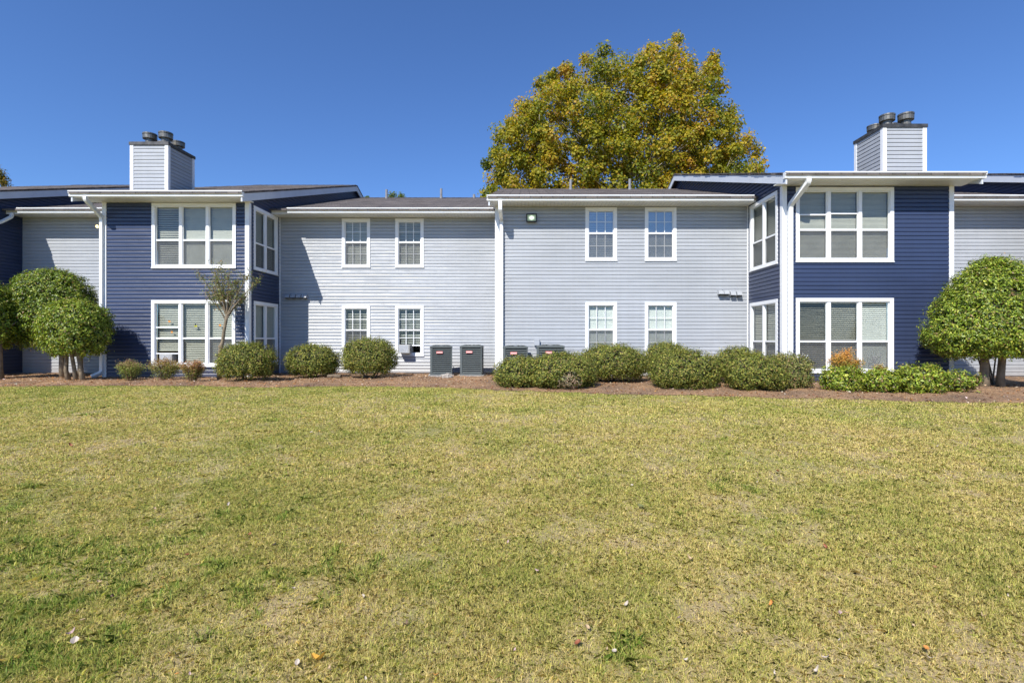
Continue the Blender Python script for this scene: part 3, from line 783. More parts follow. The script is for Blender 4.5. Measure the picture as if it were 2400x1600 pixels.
for (px, py, D, h) in ((1337.5, 440, 20.3, .40), (1476, 441, 20.2, .42), (1757, 460, 14.6, .14)):
    p = at(px, py, D); z = roof_z(YV, D); mb = MB(); mb.lathe((p.x, D, z - .1), [(.075, 0), (.062, .18), (.052, .19), (.052, h + .1)], 12); mb.build('vent_pipe', 'pipe', RB)
downspout([(-.665, YV - .58, SZ + .01), (-.665, YV - .58, 4.56), (-.655, YV - .06, 4.44), (-.655, YV - .06, .14), (-.80, YV - .25, .05)], RB, .1, .12)
downspout([(6.62, YC - .58, SZ + .01), (6.62, YC - .58, 4.74), (6.47, YC - .05, 4.33), (6.47, YC - .05, .14), (6.35, YC - .3, .05)], RB, .1, .12)
downspout([(XR1 + .09, YV - .58, SZ + .01), (XR1 + .09, YV - .58, 4.7), (XR1 + .06, YC + .6, 4.45), (XR1 + .07, YC + .35, 4.2), (XR1 + .07, YC + .35, .1)], RB, .09, .1)
for x in (5.50, 5.655, 5.84, 6.015): hood(gv, x, 2.36 + (.03 if x < 5.7 else 0), RB)

# ------------------------------------------------------------------ fittings
def floodlight():
    c = (.19, YV - .11, 4.475)
    r = empty('floodlight', (.19, YV, 4.475), label='square lit floodlight on the grey wall right of the central downspout', cat='floodlight')
    mb = MB(); w, h = .14, .108
    L = lambda x0, x1, y0, y1, z0, z1: mb.box(x0, x1, -.11 + y0, -.11 + y1, z0, z1)
    L(-w, w, .0, .07, -h, h); L(-w - .008, w + .008, -.02, -.001, h - .022, h + .008); L(-w - .008, w + .008, -.02, -.001, -h - .008, -h + .022)
    L(-w - .008, -w + .02, -.02, -.001, -h + .0222, h - .0222); L(w - .02, w + .008, -.02, -.001, -h + .0222, h - .0222)
    L(-.04, .04, .0702, .10, -.04, .04)
    mb.build('housing', 'black', r, bevel=.004)
    mb = MB(); mb.box(-w + .022, w - .022, -.118, -.1105, -h + .024, h - .024); mb.build('lens', 'lens', r)
    mb = MB(); mb.tube([(-.13, -.02, .10), (-.15, -.02, .20), (-.15, -.02, .335)], .004, 5); mb.build('cable', 'wire', r)
floodlight()
def twin():
    r = empty('twin_floodlight', (-12.95, YW, 4.53), label='small two-headed floodlight glowing orange under the eave behind the left bay', cat='floodlight')
    mb = MB(); mb.mi = 0; mb.lathe((0, -.03, 0), [(.0, -.05), (.05, -.05), (.05, .05), (.0, .05)], 12); mb.build('mount', 'white', r)
    for s in (-1, 1):
        mb = MB(); mb.tube([(0, -.05, 0), (s * .05, -.12, .0), (s * .075, -.2, -.02)], [.02, .035, .055], 12); h = mb.build('lamp_head', 'white', r)
        mb = MB(); mb.tube([(s * .076, -.201, -.021), (s * .08, -.225, -.03)], [.052, .035], 12); mb.build('lens', 'warm', h)
twin()

def condenser(x, y, rot, h, label, w=.62, badge=True, proto=None):
    r = empty('condenser_unit', (x, y, .03), label=label, cat='air conditioner', group='outdoor condenser units along the grey walls')
    r.rotation_euler.z = rot
    W = w / 2; t = .012
    mb = MB(); mb.box(-W - .05, W + .05, -W - .05, W + .05, -.1, .03); mb.build('slab', 'concrete', r)
    mb = MB(); mb.box(-W + .03, W - .03, -W + .03, W - .03, .08, h - .05); mb.build('coil', 'acdark', r)
    mb = MB(); mb.box(-W, W, -W, W, .031, .085)
    mb.box(-W, -W + .07, -W, -W + .07, .0852, h - .06); mb.box(W - .03, W, -W, -W + .03, .0852, h - .06)
    mb.box(-W, -W + .03, W - .03, W, .0852, h - .06); mb.box(W - .03, W, W - .03, W, .0852, h - .06)
    mb.build('cabinet', 'ac', r, bevel=.008)
    mb = MB(); k = 12
    for i in range(k):
        z = .12 + (h - .22) * i / (k - 1)
        for (a, b, c, d) in ((-W + .072, W - .03, -W, 0), (-W + .03, W - .03, W, 1)):
            s = -1 if d == 0 else 1; y0 = c; y1 = c - s * .035
            mb.hexa([(a, y0, z - .022), (b, y0, z - .022), (b, y0 - s * .004, z - .024), (a, y0 - s * .004, z - .024), (a, y1, z + .012), (b, y1, z + .012), (b, y1 - s * .004, z + .012), (a, y1 - s * .004, z + .012)])
        for s in (-1, 1):
            c = s * W
            mb.hexa([(c, -W + .03, z - .022), (c, W - .03, z - .022), (c - s * .004, W - .03, z - .024), (c - s * .004, -W + .03, z - .024),
                     (c - s * .035, -W + .03, z + .012), (c - s * .035, W - .03, z + .012), (c - s * .04, W - .03, z + .012), (c - s * .04, -W + .03, z + .012)])
    mb.build('louvre', 'ac', r)
    mb = MB(); mb.box(-W - .008, W + .008, -W - .008, W + .008, h - .06, h - .015); mb.box(-W + .02, W - .02, -W + .02, W - .02, h - .0149, h - .002)
    mb.build('lid', 'ac', r, bevel=.012)
    mb = MB()
    for q in range(6): 
        R_ = .05 + .04 * q
        if R_ > W - .03: break
        pts = [(R_ * math.cos(t_), R_ * math.sin(t_), h + .02) for t_ in np.linspace(0, 2 * math.pi, 20)]; mb.tube(pts, .004, 4)
    for t_ in range(4): mb.tube([(0, 0, h + .022), ((W - .04) * math.cos(t_ * math.pi / 2 + .4), (W - .04) * math.sin(t_ * math.pi / 2 + .4), h + .0)], .006, 4)
    mb.build('fan_guard', 'ac', r)
    if badge:
        mb = MB(); mb.box(-.135, .045, -W - .022, -W - .004, h - .22, h - .155); bd = mb.build('badge', 'badge', r, bevel=.006)
        mb = MB()
        for u in np.arange(-.115, .03, .017): mb.box(u, u + .011, -W - .0245, -W - .0225, h - .2, h - .175)
        mb.build('lettering', 'badgeb', bd)
    # cable from the wall
    mb = MB(); mb.tube([(W * .6, W + .02, .3), (W * .7, W + .2, .25), (W * .75, W + .42, .4)], .012, 6); mb.build('refrigerant_line', 'black', r)
    return r
condenser(-2.42, 14.86, .14, .86, 'dark green condenser unit nearest the window with the small air conditioner')
condenser(-1.53, 14.84, 0, .87, 'dark green condenser unit just left of the white downspout at the centre')
condenser(-.25, 13.95, .0, .86, 'condenser unit just right of the central downspout, half behind a round bush', .66)
condenser(.70, 13.95, -.05, .88, 'condenser unit showing only its lid above the wide central bush', .74)

def flat_stick(mb, pts, w=.01, o=.004, cl=False):
    pts = list(pts) + ([pts[0]] if cl else [])
    for a, b in zip(pts[:-1], pts[1:]): mb.tube([a, b], w / 2, 5)
# service boxes and conduits on the wall behind the units
for (x, z, Y, lab) in ((-.02, .92, YV, 'grey disconnect box on the wall above the half hidden condenser'), (.66, 1.0, YV, 'grey disconnect box on the wall at the centre bush')):
    pass
b1 = empty('disconnect_box', (.34, YV - .06, 1.0), label='small grey electrical box on the wall between the two half hidden condensers', cat='electrical box')
mb = MB(); mb.box(-.07, .07, -.035, .045, -.1, .08); mb.box(-.075, .075, -.045, -.0355, -.1, .09); mb.build('case', 'grey', b1, bevel=.006)
mb = MB(); mb.tube([(.05, 0, -.13), (.05, 0, -.3), (.12, -.05, -.42)], .014, 6); mb.build('conduit', 'black', b1)

# window air conditioners
def window_ac(x0, x1, z0, z1, Yw, out, label):
    cx, cz = (x0 + x1) / 2, z0
    r = empty('window_air_conditioner', (cx, Yw, cz), label=label, cat='air conditioner')
    w, h = (x1 - x0) / 2, z1 - z0
    mb = MB(); mb.box(-w, w, -out, .25, 0, h); mb.build('case', 'windowac', r, bevel=.008)
    mb = MB()
    for k in range(9): z = .03 + (h - .06) * k / 8; mb.box(-w + .02, w * .75, -out - .006, -out - .0005, z - .006, z + .004)
    mb.build('grille', 'fascia', r)
    mb = MB()
    for k in range(7): z = .03 + (h - .06) * k / 6; mb.box(w + .0005, w + .004, -out + .02, -.05, z - .005, z + .005)
    mb.build('side_louvre', 'black', r)
window_ac(-3.83, -3.49, .655, .915, YW, .28, 'small grey air conditioner sticking out of the grey wall window beside the condensers')
window_ac(-10.02, -9.66, .41, .66, YB, .02, 'grey unit sitting inside the raised sash of the left bay window')
mb = MB(); mb.box(-3.92, -3.18, YW + .06, YW + .07, .66, .90)

# stickers on panes
def sticker(name, lab, cat, mat, lines, w=.008):
    mb = MB()
    for l in lines: mb.tube(l, w / 2, 5)
    return tag(mb.build(name, mat, None, origin=lines[0][0]), lab, cat)
def ell(cx, cz, rx, rz, Y, a=0, n=14, t0=0, t1=2 * math.pi):
    o_ = []
    for t in np.linspace(t0, t1, n):
        x, z = rx * math.cos(t), rz * math.sin(t); o_.append((cx + x * math.cos(a) - z * math.sin(a), Y, cz + x * math.sin(a) + z * math.cos(a)))
    return o_
bx_, bz_, by_ = (2050 - 1230) * 12.53 / F, 1.05 + (797 - 843) * 12.53 / F, YC - .003
L = [[(bx_ - .16, by_, bz_ + .14), (bx_ - .08, by_, bz_ + .1), (bx_ - .03, by_, bz_ + .02), (bx_ - .1, by_, bz_ + .0), (bx_ - .15, by_, bz_ + .03), (bx_ - .16, by_, bz_ + .14)],
     [(bx_ + .16, by_, bz_ + .16), (bx_ + .08, by_, bz_ + .12), (bx_ + .03, by_, bz_ + .02), (bx_ + .1, by_, bz_ + .0), (bx_ + .15, by_, bz_ + .05), (bx_ + .16, by_, bz_ + .16)],
     ell(bx_ - .08, bz_ - .07, .055, .05, by_, .4), ell(bx_ + .08, bz_ - .07, .055, .05, by_, -.4), ell(bx_, bz_, .02, .09, by_), ell(bx_, bz_ + .06, .035, .03, by_),
     [(bx_ - .02, by_, bz_ - .1), (bx_ - .06, by_, bz_ - .16), (bx_ - .16, by_, bz_ - .2)], [(bx_ + .0, by_, bz_ - .1), (bx_ + .04, by_, bz_ - .18), (bx_ + .14, by_, bz_ - .17)]]
sticker('window_sticker', 'pale butterfly outline stuck on the lower right bay pane', 'sticker', 'pipe', L)
sx_, sz_ = (1884 - 1230) * 12.53 / F, 1.05 + (797 - 838) * 12.53 / F
star = []
for k in range(11): 
    R_ = .12 if k % 2 == 0 else .05; t = math.pi * (k / 5.0) + .5; star.append((sx_ + R_ * math.cos(t), by_, sz_ + R_ * math.sin(t) * 1.1))
sticker('window_sticker', 'white star outline stuck on the lower left bay pane beside the bush', 'sticker', 'white', [star])
M['orange'] = simple('orange_vinyl', (.55, .22, .03), .5, .1); M['lime'] = simple('lime_vinyl', (.6, .6, .06), .5, .1)
def blob(name, lab, px, py, mats, shapes, D=14.05):
    p = at(px, py, D); mb = MB()
    for k, (dx, dz, rx, rz) in enumerate(shapes):
        mb.mi = min(k, len(mats) - 1)
        a = [(dx + rx * math.cos(t), 0, dz + rz * math.sin(t)) for t in np.linspace(0, 2 * math.pi, 13)[:-1]]
        mb.prism(a, [(q[0], -.003 - .001 * k, q[2]) for q in a])
    o = mb.build(name, mats, None); o.location = (p.x, YB - .0 + .016, p.z); return tag(o, lab, 'sticker')
blob('pumpkin_sticker', 'orange pumpkin sticker high on the left pane of the raised window', 396, 753, ['orange'], [(0, 0, .038, .028)])
blob('pumpkin_sticker', 'orange pumpkin sticker below the extra rail of the raised window', 402, 778, ['orange'], [(0, 0, .03, .032)])
blob('pumpkin_sticker', 'orange pumpkin sticker beside the thin tree trunk', 515, 762, ['orange'], [(0, 0, .036, .033)])
blob('witch_sticker', 'black and yellow hat sticker on the middle pane of the left bay window', 458, 764, ['lime', 'black', 'black'], [(0, 0, .04, .03), (0, -.026, .075, .01), (-.005, .035, .02, .028)])

# ------------------------------------------------------------------ plants
GREENS = [(.075, .10, .022), (.155, .18, .034), (.26, .275, .05), (.40, .36, .08), (.30, .205, .08)]
BRIGHT = [(.085, .13, .017), (.165, .23, .024), (.275, .345, .035), (.43, .43, .07), (.28, .19, .08)]
def shrub(name, label, x0, x1, yt, yb, D, ex=2.4, depth=.9, pal=GREENS, wts=(3, 4, 3, 1.2, .7), leaf=(.026, .045), dens=1.0, mat='leaf', group=None,
          stems=6, stem_base=None, seed=1, cat='bush', ecc=.38, zbot=None, ragged=0, hollow=.0, trunks=None, coneness=0, crown_name='foliage', sprigs=40, brown=0):
    r_ = np.random.default_rng(seed)
    cx = ((x0 + x1) / 2 - 1230) * D / F; rx = (x1 - x0) / 2 * D / F * .97; ry = rx * depth
    zt = CAMZ + (797 - yt) * D / F - .02; zb = CAMZ + (797 - yb) * D / F if zbot is None else zbot
    # size the solid so that what is seen of it spans the measured outline
    ang = np.linspace(0, 2 * np.pi, 73)[:-1]; els = np.linspace(-.92, 1.5, 17)
    for _ in range(14):
        zc = zb + (zt - zb) * ecc; pp = []
        for e_ in els:
            d_ = np.stack([np.cos(ang) * math.cos(e_), np.sin(ang) * math.cos(e_), 0 * ang + math.sin(e_)], 1)
            q_ = d_ * ((np.abs(d_) ** ex).sum(1) ** (-1 / ex))[:, None]; s_ = np.where(q_[:, 2] > 0, zt - zc, (zc - zb) / .8); sh_ = 1 - coneness * np.clip(q_[:, 2], 0, 1)
            pp.append(np.stack([cx + q_[:, 0] * rx * sh_ * 1.02, D + q_[:, 1] * rx * depth * sh_ * 1.02, zc + q_[:, 2] * s_], 1))
        pp = np.concatenate(pp); px_ = 1230 + pp[:, 0] / pp[:, 1] * F; py_ = 797 - (pp[:, 2] - CAMZ) / pp[:, 1] * F
        mg = .022 * F / D; a_, b_ = px_.min() - mg, px_.max() + mg; cx += ((x0 + x1) - (a_ + b_)) / 2 * D / F; rx *= (x1 - x0) / (b_ - a_)
        zt += (py_.min() - mg * .8 - yt) * D / F * .8; zb += ((py_.max() - mg * .5 - yb) * D / F * .8) if zbot is None else 0
        zb = max(zb, .03)
    ry = rx * depth
    zc = zb + (zt - zb) * ecc
    root = empty(name, (cx, D, float(bed_z(cx, D))), label=label, cat=cat, group=group)
    base = np.array([cx, D, float(bed_z(cx, D))])
    def surf(n):
        d = unit(r_.normal(0, 1, (n * 3, 3))); d = d[d[:, 2] > -.8][:n]
        k = (np.abs(d) ** ex).sum(1) ** (-1 / ex); q = d * k[:, None]
        up = (zt - zc); dn = (zc - zb) / .8
        s = np.where(q[:, 2] > 0, up, dn); tt = np.clip(q[:, 2], 0, 1)
        sh = 1 - coneness * tt
        p = np.stack([q[:, 0] * rx * sh, q[:, 1] * ry * sh, q[:, 2] * s], 1)
        nn = unit(np.stack([q[:, 0] / rx, q[:, 1] / ry, q[:, 2] / s + coneness * .4 * (tt > 0)], 1))
        th = np.arctan2(d[:, 1], d[:, 0])
        lump = 1 + .035 * np.sin(th * 5 + seed) * np.cos(d[:, 2] * 4 + seed) + .03 * np.sin(th * 9 + d[:, 2] * 11 + seed * 2) + .018 * np.sin(th * 17 - d[:, 2] * 19 + seed * 3)
        p *= lump[:, None]
        return p, nn
    area = 4 * math.pi * ((rx * ry) ** 1.6 + 2 * (rx * (zt - zb) / 2) ** 1.6) ** (1 / 1.6) / 3 ** (1 / 1.6)
    Kc = int(area * 130 * dens); per = 22
    c, cn = surf(Kc); Kc = len(c)
    c = c * (1 - np.abs(r_.normal(0, .028, Kc)) - (r_.random(Kc) < .12) * .07)[:, None] + cn * r_.normal(0, .018 + ragged, (Kc, 1))
    n = Kc * per; ci = np.repeat(np.arange(Kc), per)
    p = c[ci] + r_.normal(0, .040, (n, 3)); nn = cn[ci] + unit(p - c[ci]) * .7 + np.array([0, 0, .35])
    sz = r_.uniform(leaf[0], leaf[1], n)
    colr = pick(r_, n, pal, wts); tint = 1 + r_.normal(0, .14, Kc); colr = colr * tint[ci][:, None]
    if brown:   # a die-back patch
        bc = c[r_.integers(0, Kc)] * 0 + np.array([rx * .15, -ry * .85, (zb - zc) * .55]); m_ = np.linalg.norm(p - bc, axis=1) < brown
        colr[m_] = pick(r_, int(m_.sum()), [(.40, .28, .19), (.26, .26, .14), (.5, .36, .26)], [2, 3, 1])
    v, f = leaf_arrays(p, nn, sz, r_, .55, 0, .25, .9)
    V_ = [v]; F_ = [f]; C_ = [np.repeat(colr, 4, 0)]; off = len(v)
    # inner leaves so that the crown is not a shell
    n2 = int(n * .35); q, qn = surf(n2); n2 = len(q); q = q * r_.uniform(.72, .94, (n2, 1))
    v, f = leaf_arrays(q, qn, r_.uniform(leaf[0] * 1.3, leaf[1] * 1.6, n2), r_, .7); V_.append(v); F_.append(f + off); C_.append(np.repeat(pick(r_, n2, pal, wts), 4, 0)); off += len(v)
    if sprigs:  # new growth standing out of the clipped outline
        q, qn = surf(sprigs * 2); k = qn[:, 2] > -.1; q, qn = q[k][:sprigs], qn[k][:sprigs]
        for a, b_ in zip(q, qn):
            m_ = 9; t = np.linspace(0, 1, m_)[:, None]; L_ = r_.uniform(.03, .09); dr = unit(b_ + r_.normal(0, .3, 3) + np.array([0, 0, .5]))
            pp = a + dr * L_ * t + r_.normal(0, .006, (m_, 3)); v, f = leaf_arrays(pp, np.tile(dr, (m_, 1)), r_.uniform(leaf[0], leaf[1], m_), r_)
            V_.append(v); F_.append(f + off); C_.append(np.repeat(pick(r_, m_, pal, [1, 2, 4, 3, 1]), 4, 0)); off += len(v)
    ctr = np.array([cx, D, zc]) - base
    o = npmesh(crown_name, np.concatenate(V_) + ctr, np.concatenate(F_), 3, mat, np.concatenate(C_), root)
    # solid dark core: crown shade put into its colour, stops the view through
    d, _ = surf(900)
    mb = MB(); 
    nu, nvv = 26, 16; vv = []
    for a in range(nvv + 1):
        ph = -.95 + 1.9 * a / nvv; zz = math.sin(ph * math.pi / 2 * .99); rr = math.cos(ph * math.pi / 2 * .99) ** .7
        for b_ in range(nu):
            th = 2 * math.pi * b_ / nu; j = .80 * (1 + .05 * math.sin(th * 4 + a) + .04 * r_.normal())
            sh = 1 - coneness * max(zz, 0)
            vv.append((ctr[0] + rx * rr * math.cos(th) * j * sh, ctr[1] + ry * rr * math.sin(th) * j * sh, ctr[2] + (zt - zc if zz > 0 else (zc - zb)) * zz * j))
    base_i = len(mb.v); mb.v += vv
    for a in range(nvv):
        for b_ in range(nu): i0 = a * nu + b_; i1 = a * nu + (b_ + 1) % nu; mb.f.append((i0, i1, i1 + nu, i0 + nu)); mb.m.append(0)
    # stems
    if trunks:
        mats = 'tanbark'
    mb.build('shade_core', 'heart', root)
    st = MB()
    if trunks:
        for (dx, lean, rad, dy) in trunks:
            b0 = Vector((dx, dy, -.05)); t0 = Vector((dx + lean, dy * .6, zb + .25 - base[2]))
            pts = [b0, b0.lerp(t0, .3) + Vector((r_.normal(0, .02), 0, 0)), b0.lerp(t0, .65) + Vector((r_.normal(0, .03), 0, 0)), t0, t0 + Vector((lean * .5, 0, .35))]
            st.tube(pts, [rad * 1.35, rad, rad * .92, rad * .9, rad * .5], 10)
            for q in range(3):
                e = t0 + Vector((r_.uniform(-.35, .35), r_.uniform(-.25, .25), .4)); st.tube([pts[3], pts[3].lerp(e, .5) + Vector((0, 0, .03)), e], [rad * .5, rad * .38, rad * .2], 7)
        st.build('trunk', 'tanbark', root, smooth=True)
    else:
        for q in range(stems):
            a = r_.uniform(0, 2 * math.pi); R_ = rx * .22; b0 = Vector((R_ * math.cos(a) * r_.random(), R_ * math.sin(a) * r_.random(), -.04))
            e = Vector((rx * .6 * math.cos(a), ry * .6 * math.sin(a), zb + .18 - base[2] + .1)); st.tube([b0, b0.lerp(e, .5) + Vector((0, 0, .03)), e], [.02, .016, .01], 6)
        st.build('stem', 'bark', root)
    return root
M['heart'] = simple('crown_shade', (.045, .040, .022), .95, .5, 25, bmp=.8)  # dark brown for the shrub cores, shade between the leaves included

GB = 'clipped mounded bushes along the foundation'
shrub('round_bush', 'clipped dome bush at the foot of the thin crape myrtle', 501, 652, 802, 884, 12.95, seed=11, group=GB, depth=.8)
shrub('round_bush', 'low clipped bush standing in the shade edge left of the window air conditioner bush', 666, 797, 807, 879, 14.15, seed=12, group=GB, depth=.85)
shrub('round_bush', 'tall clipped bush directly left of the small window air conditioner', 797, 932, 792, 876, 14.1, seed=13, group=GB, depth=.85)
shrub('round_bush', 'small round bush in front of the half hidden condenser by the central downspout', 1156, 1290, 836, 910, 11.6, seed=14, group=GB)
shrub('round_bush', 'wide bush with brown die-back at its foot, right of the central downspout', 1236, 1402, 826, 913, 11.45, seed=15, group=GB, brown=.26)
shrub('round_bush', 'bush below the left of the two lower grey wall windows on the right half', 1353, 1521, 807, 887, 12.9, seed=16, group=GB, stems=9)
shrub('round_bush', 'bush mostly hidden behind others below the second lower window of the right half', 1506, 1618, 803, 880, 13.3, seed=17, group=GB)
shrub('round_bush', 'round front bush standing on bare pine straw below the second lower window from the bay', 1519, 1697, 819, 911, 11.3, seed=18, group=GB)
shrub('round_bush', 'bush peeking out behind the two front bushes below the narrow bay window', 1668, 1792, 814, 884, 12.3, seed=19, group=GB)
shrub('round_bush', 'broad front bush just left of the navy right bay', 1694, 1850, 829, 921, 10.9, seed=20, group=GB)
shrub('round_bush', 'browner front bush overlapping the white corner of the right bay', 1790, 1911, 828, 920, 11.1, seed=21, group=GB, pal=[(.12, .14, .04), (.19, .21, .055), (.28, .27, .08), (.38, .30, .12), (.34, .22, .12)])
GH = 'loose leafy bushes below the right bay'
kw = dict(pal=BRIGHT, wts=(2, 3, 4, 2, .8), leaf=(.035, .06), mat='glossleaf', group=GH, ragged=.02, ex=3.0, dens=.8)
shrub('leafy_bush', 'bright green loose bush below the orange tipped nandina', 1922, 2026, 862, 928, 10.6, seed=31, **kw)
shrub('leafy_bush', 'bright green loose bush below the butterfly pane', 2008, 2112, 866, 930, 10.5, seed=32, **kw)
shrub('leafy_bush', 'tallest of the loose bushes, right of the bay window', 2088, 2222, 857, 931, 10.4, seed=33, **kw)
shrub('leafy_bush', 'sparse twiggy bush at the foot of the big round tree on the right', 2196, 2296, 872, 930, 10.45, seed=34, **{**kw, 'dens': .55, 'wts': (3, 4, 2, 1, 2.5), 'ragged': .04})
GT = 'large clipped round evergreens on short trunks'
kt = dict(pal=BRIGHT, wts=(2.5, 4, 3.2, 1.3, .5), leaf=(.038, .062), mat='glossleaf', group=GT, cat='shrub', dens=.85)
shrub('round_tree_shrub', 'large round shrub behind, against the grey wall left of the left downspout', 4, 234, 634, 815, 14.3, ex=2.5, seed=41, depth=.75, trunks=[(.3, -.1, .07, 0), (.7, .0, .06, .1)], ecc=.45, **{**kt, 'wts': (4.5, 4, 2, .7, .5)})  # leaf mix weighted darker: shade on this shrub is put into its colours
shrub('round_tree_shrub', 'smaller ball shaped shrub in front on three leaning trunks, left of the left bay', 85, 267, 705, 833, 13.1, ex=2.5, seed=42, trunks=[(-.28, -.08, .048, .1), (.0, -.14, .045, 0), (.26, -.26, .048, -.1)], ecc=.5, **kt)
shrub('round_tree_shrub', 'round shrub cut by the left edge of the picture', -130, 48, 661, 815, 13.4, seed=43, trunks=[(.52, -.08, .08, -.1), (-.2, .1, .06, 0)], ecc=.45, **kt)
shrub('round_tree_shrub', 'huge dome shaped shrub on two trunks at the right edge, nearest the lawn', 2157, 2530, 606, 838, 11.3, ex=2.3, seed=44, depth=.62, trunks=[(-.35, -.02, .085, -.1), (.14, .02, .075, .05)], coneness=.28, ecc=.24, **kt)
shrub('round_tree_shrub', 'small top of a shrub showing behind the huge dome at the right', 2236, 2420, 602, 820, 12.1, ex=2.2, seed=45, depth=.5, coneness=.15, **kt)

def nandina(name, label, x0, x1, yt, D, seed, pal, wts, n=2200, group=None, base_px=None, stemc='bark', topheavy=.5, zb=.05, cat='shrub'):
    r_ = np.random.default_rng(seed)
    cx = ((x0 + x1) / 2 - 1230) * D / F; rx = (x1 - x0) / 2 * D / F; zt = CAMZ + (797 - yt) * D / F; b0 = float(bed_z(cx, D))
    root = empty(name, (cx, D, b0), label=label, cat=cat, group=group); H = zt - b0
    st = MB(); V_ = []; F_ = []; C_ = []; off = 0; ns = 16
    for k in range(ns):
        a = r_.uniform(0, 2 * math.pi); R_ = rx * math.sqrt(r_.random()) * .9; hh = H * (1 - .25 * (R_ / rx) ** 2) * r_.uniform(.75, 1)
        p0 = Vector((R_ * .25 * math.cos(a), R_ * .25 * math.sin(a), -.03)); p1 = Vector((R_ * math.cos(a), R_ * math.sin(a), hh))
        st.tube([p0, p0.lerp(p1, .5) + Vector((0, 0, .05)), p1], [.008, .006, .003], 5)
        m_ = n // ns; t = r_.beta(2.4, 1.1, m_) * (1 - zb) + zb; q = np.array(p0)[None] * (1 - t[:, None]) + np.array(p1)[None] * t[:, None]
        q = q + r_.normal(0, rx * .16, (m_, 3)) * np.array([1, 1, .7]); tc = np.clip(q[:, 2] / H, 0, 1)
        v, f = leaf_arrays(q, np.tile([0, -.2, .8], (m_, 1)), r_.uniform(.022, .045, m_), r_, .38, .3)
        idx = np.clip((tc * 1.2 + r_.normal(0, .22, m_)) * (len(pal) - 1), 0, len(pal) - 1).round().astype(int)
        c = np.array(pal)[idx] * (1 + r_.normal(0, .2, (m_, 1)))
        V_.append(v); F_.append(f + off); C_.append(np.repeat(np.clip(c, .01, 1), 4, 0)); off += len(v)
    npmesh('foliage', np.concatenate(V_), np.concatenate(F_), 3, 'leaf', np.concatenate(C_), root)
    st.build('stem', 'redstem', root)
M['redstem'] = simple('reddish_stem', (.22, .11, .08), .8, .3, 20)
PN = [(.14, .14, .05), (.17, .20, .05), (.24, .27, .06), (.30, .27, .08), (.36, .22, .10)]
GN = 'small nandina shrubs under the left bay window'
nandina('nandina_shrub', 'green nandina with bare red stems in the shade, leftmost of the three small ones', 278, 342, 841, 13.2, 51, [(.14, .1, .06), (.18, .22, .05), (.25, .31, .06), (.27, .32, .08), (.3, .2, .1)], None, 5200, GN)
nandina('nandina_shrub', 'small nandina under the raised sash of the left bay window', 348, 420, 838, 13.1, 52, PN, None, 7000, GN)
nandina('nandina_shrub', 'small reddest nandina under the middle pane of the left bay window', 425, 478, 838, 12.9, 53, [(.16, .12, .06), (.19, .21, .05), (.26, .25, .06), (.37, .23, .10), (.42, .22, .12)], None, 6500, GN)
nandina('nandina_shrub', 'nandina with bright orange top in front of the right bay window', 1940, 2012, 814, 11.5, 54, [(.14, .15, .05), (.18, .2, .05), (.40, .36, .05), (.15, .19, .05), (.50, .30, .06), (.70, .36, .09)], None, 9000)
nandina('nandina_shrub', 'low nandina tips showing above the loose bushes under the butterfly pane', 2040, 2085, 853, 10.95, 55, [(.18, .2, .05), (.36, .3, .07), (.48, .34, .08), (.5, .34, .12)], None, 3000)

def crape_myrtle():
    r_ = np.random.default_rng(77); D = 13.45; b = at(517, 880, D); root = empty('young_tree', (b.x, D, float(bed_z(b.x, D))), label='thin young tree with bare crooked stem in front of the left bay', cat='tree')
    st = MB(); B = np.array([b.x, D, float(bed_z(b.x, D))])
    P = lambda x, y, d=D: Vector(np.array(at(x, y, d)) - B)
    trunk = [P(514, 890), P(513, 850), P(516, 822), P(522, 800), P(525, 775), P(530, 750), P(532, 735)]
    st.tube(trunk, [.06, .05, .05, .042, .04, .038, .034], 9); st.tube([P(522, 823), P(516, 812), P(524, 796)], [.045, .05, .03], 8)
    st.build('trunk', 'tanbark', root, smooth=True)
    br = MB(); tips = []
    specs = [(532, 737, 462, 640, .15), (532, 737, 500, 628, -.1), (531, 745, 516, 622, .2), (532, 735, 536, 640, -.2), (533, 735, 560, 655, .1), (533, 737, 585, 640, -.1), (534, 738, 605, 660, 0), (530, 752, 488, 690, -.2), (533, 745, 572, 700, .2),
             (532, 740, 545, 660, .25), (531, 742, 508, 655, -.25), (531, 742, 490, 650, .05)]
    for (x0, y0, x1, y1, dd) in specs:
        a, e = P(x0, y0), P(x1, y1, D + dd); m_ = a.lerp(e, .5) + Vector(((.5 if x1 < 532 else -.5) * -.12 * 0, 0, .12))
        pts = [a.lerp(m_, t).lerp(m_.lerp(e, t), t) for t in np.linspace(0, 1, 7)]
        br.tube(pts, list(np.linspace(.022, .004, 7)), 6)
        for q in range(7):
            s = pts[int(r_.integers(2, 7))]; ee = s + Vector((r_.normal(0, .13), r_.normal(0, .1), abs(r_.normal(.12, .1)))); br.tube([s, ee], [.006, .002], 4); tips.append((s, ee))
        tips += [(pts[k], pts[k + 1]) for k in range(2, 6) for _ in range(2)]
    br.build('branch', 'tanbark', root)
    n = 5200; ti = r_.integers(0, len(tips), n); A = np.array([list(t[0]) for t in tips])[ti]; E = np.array([list(t[1]) for t in tips])[ti]
    p = A + (E - A) * r_.random((n, 1)) + r_.normal(0, .045, (n, 3))
    v, f = leaf_arrays(p, np.tile([0, -.2, .4], (n, 1)), r_.uniform(.025, .05, n), r_, .5, .2, .3, 1.5)
    c = pick(r_, n, [(.13, .16, .045), (.20, .24, .06), (.28, .28, .10), (.28, .19, .10), (.38, .22, .1)], [3, 4, 2.5, 1.5, 1])
    npmesh('foliage', v, f, 3, 'leaf', np.repeat(c, 4, 0), root)
crape_myrtle()

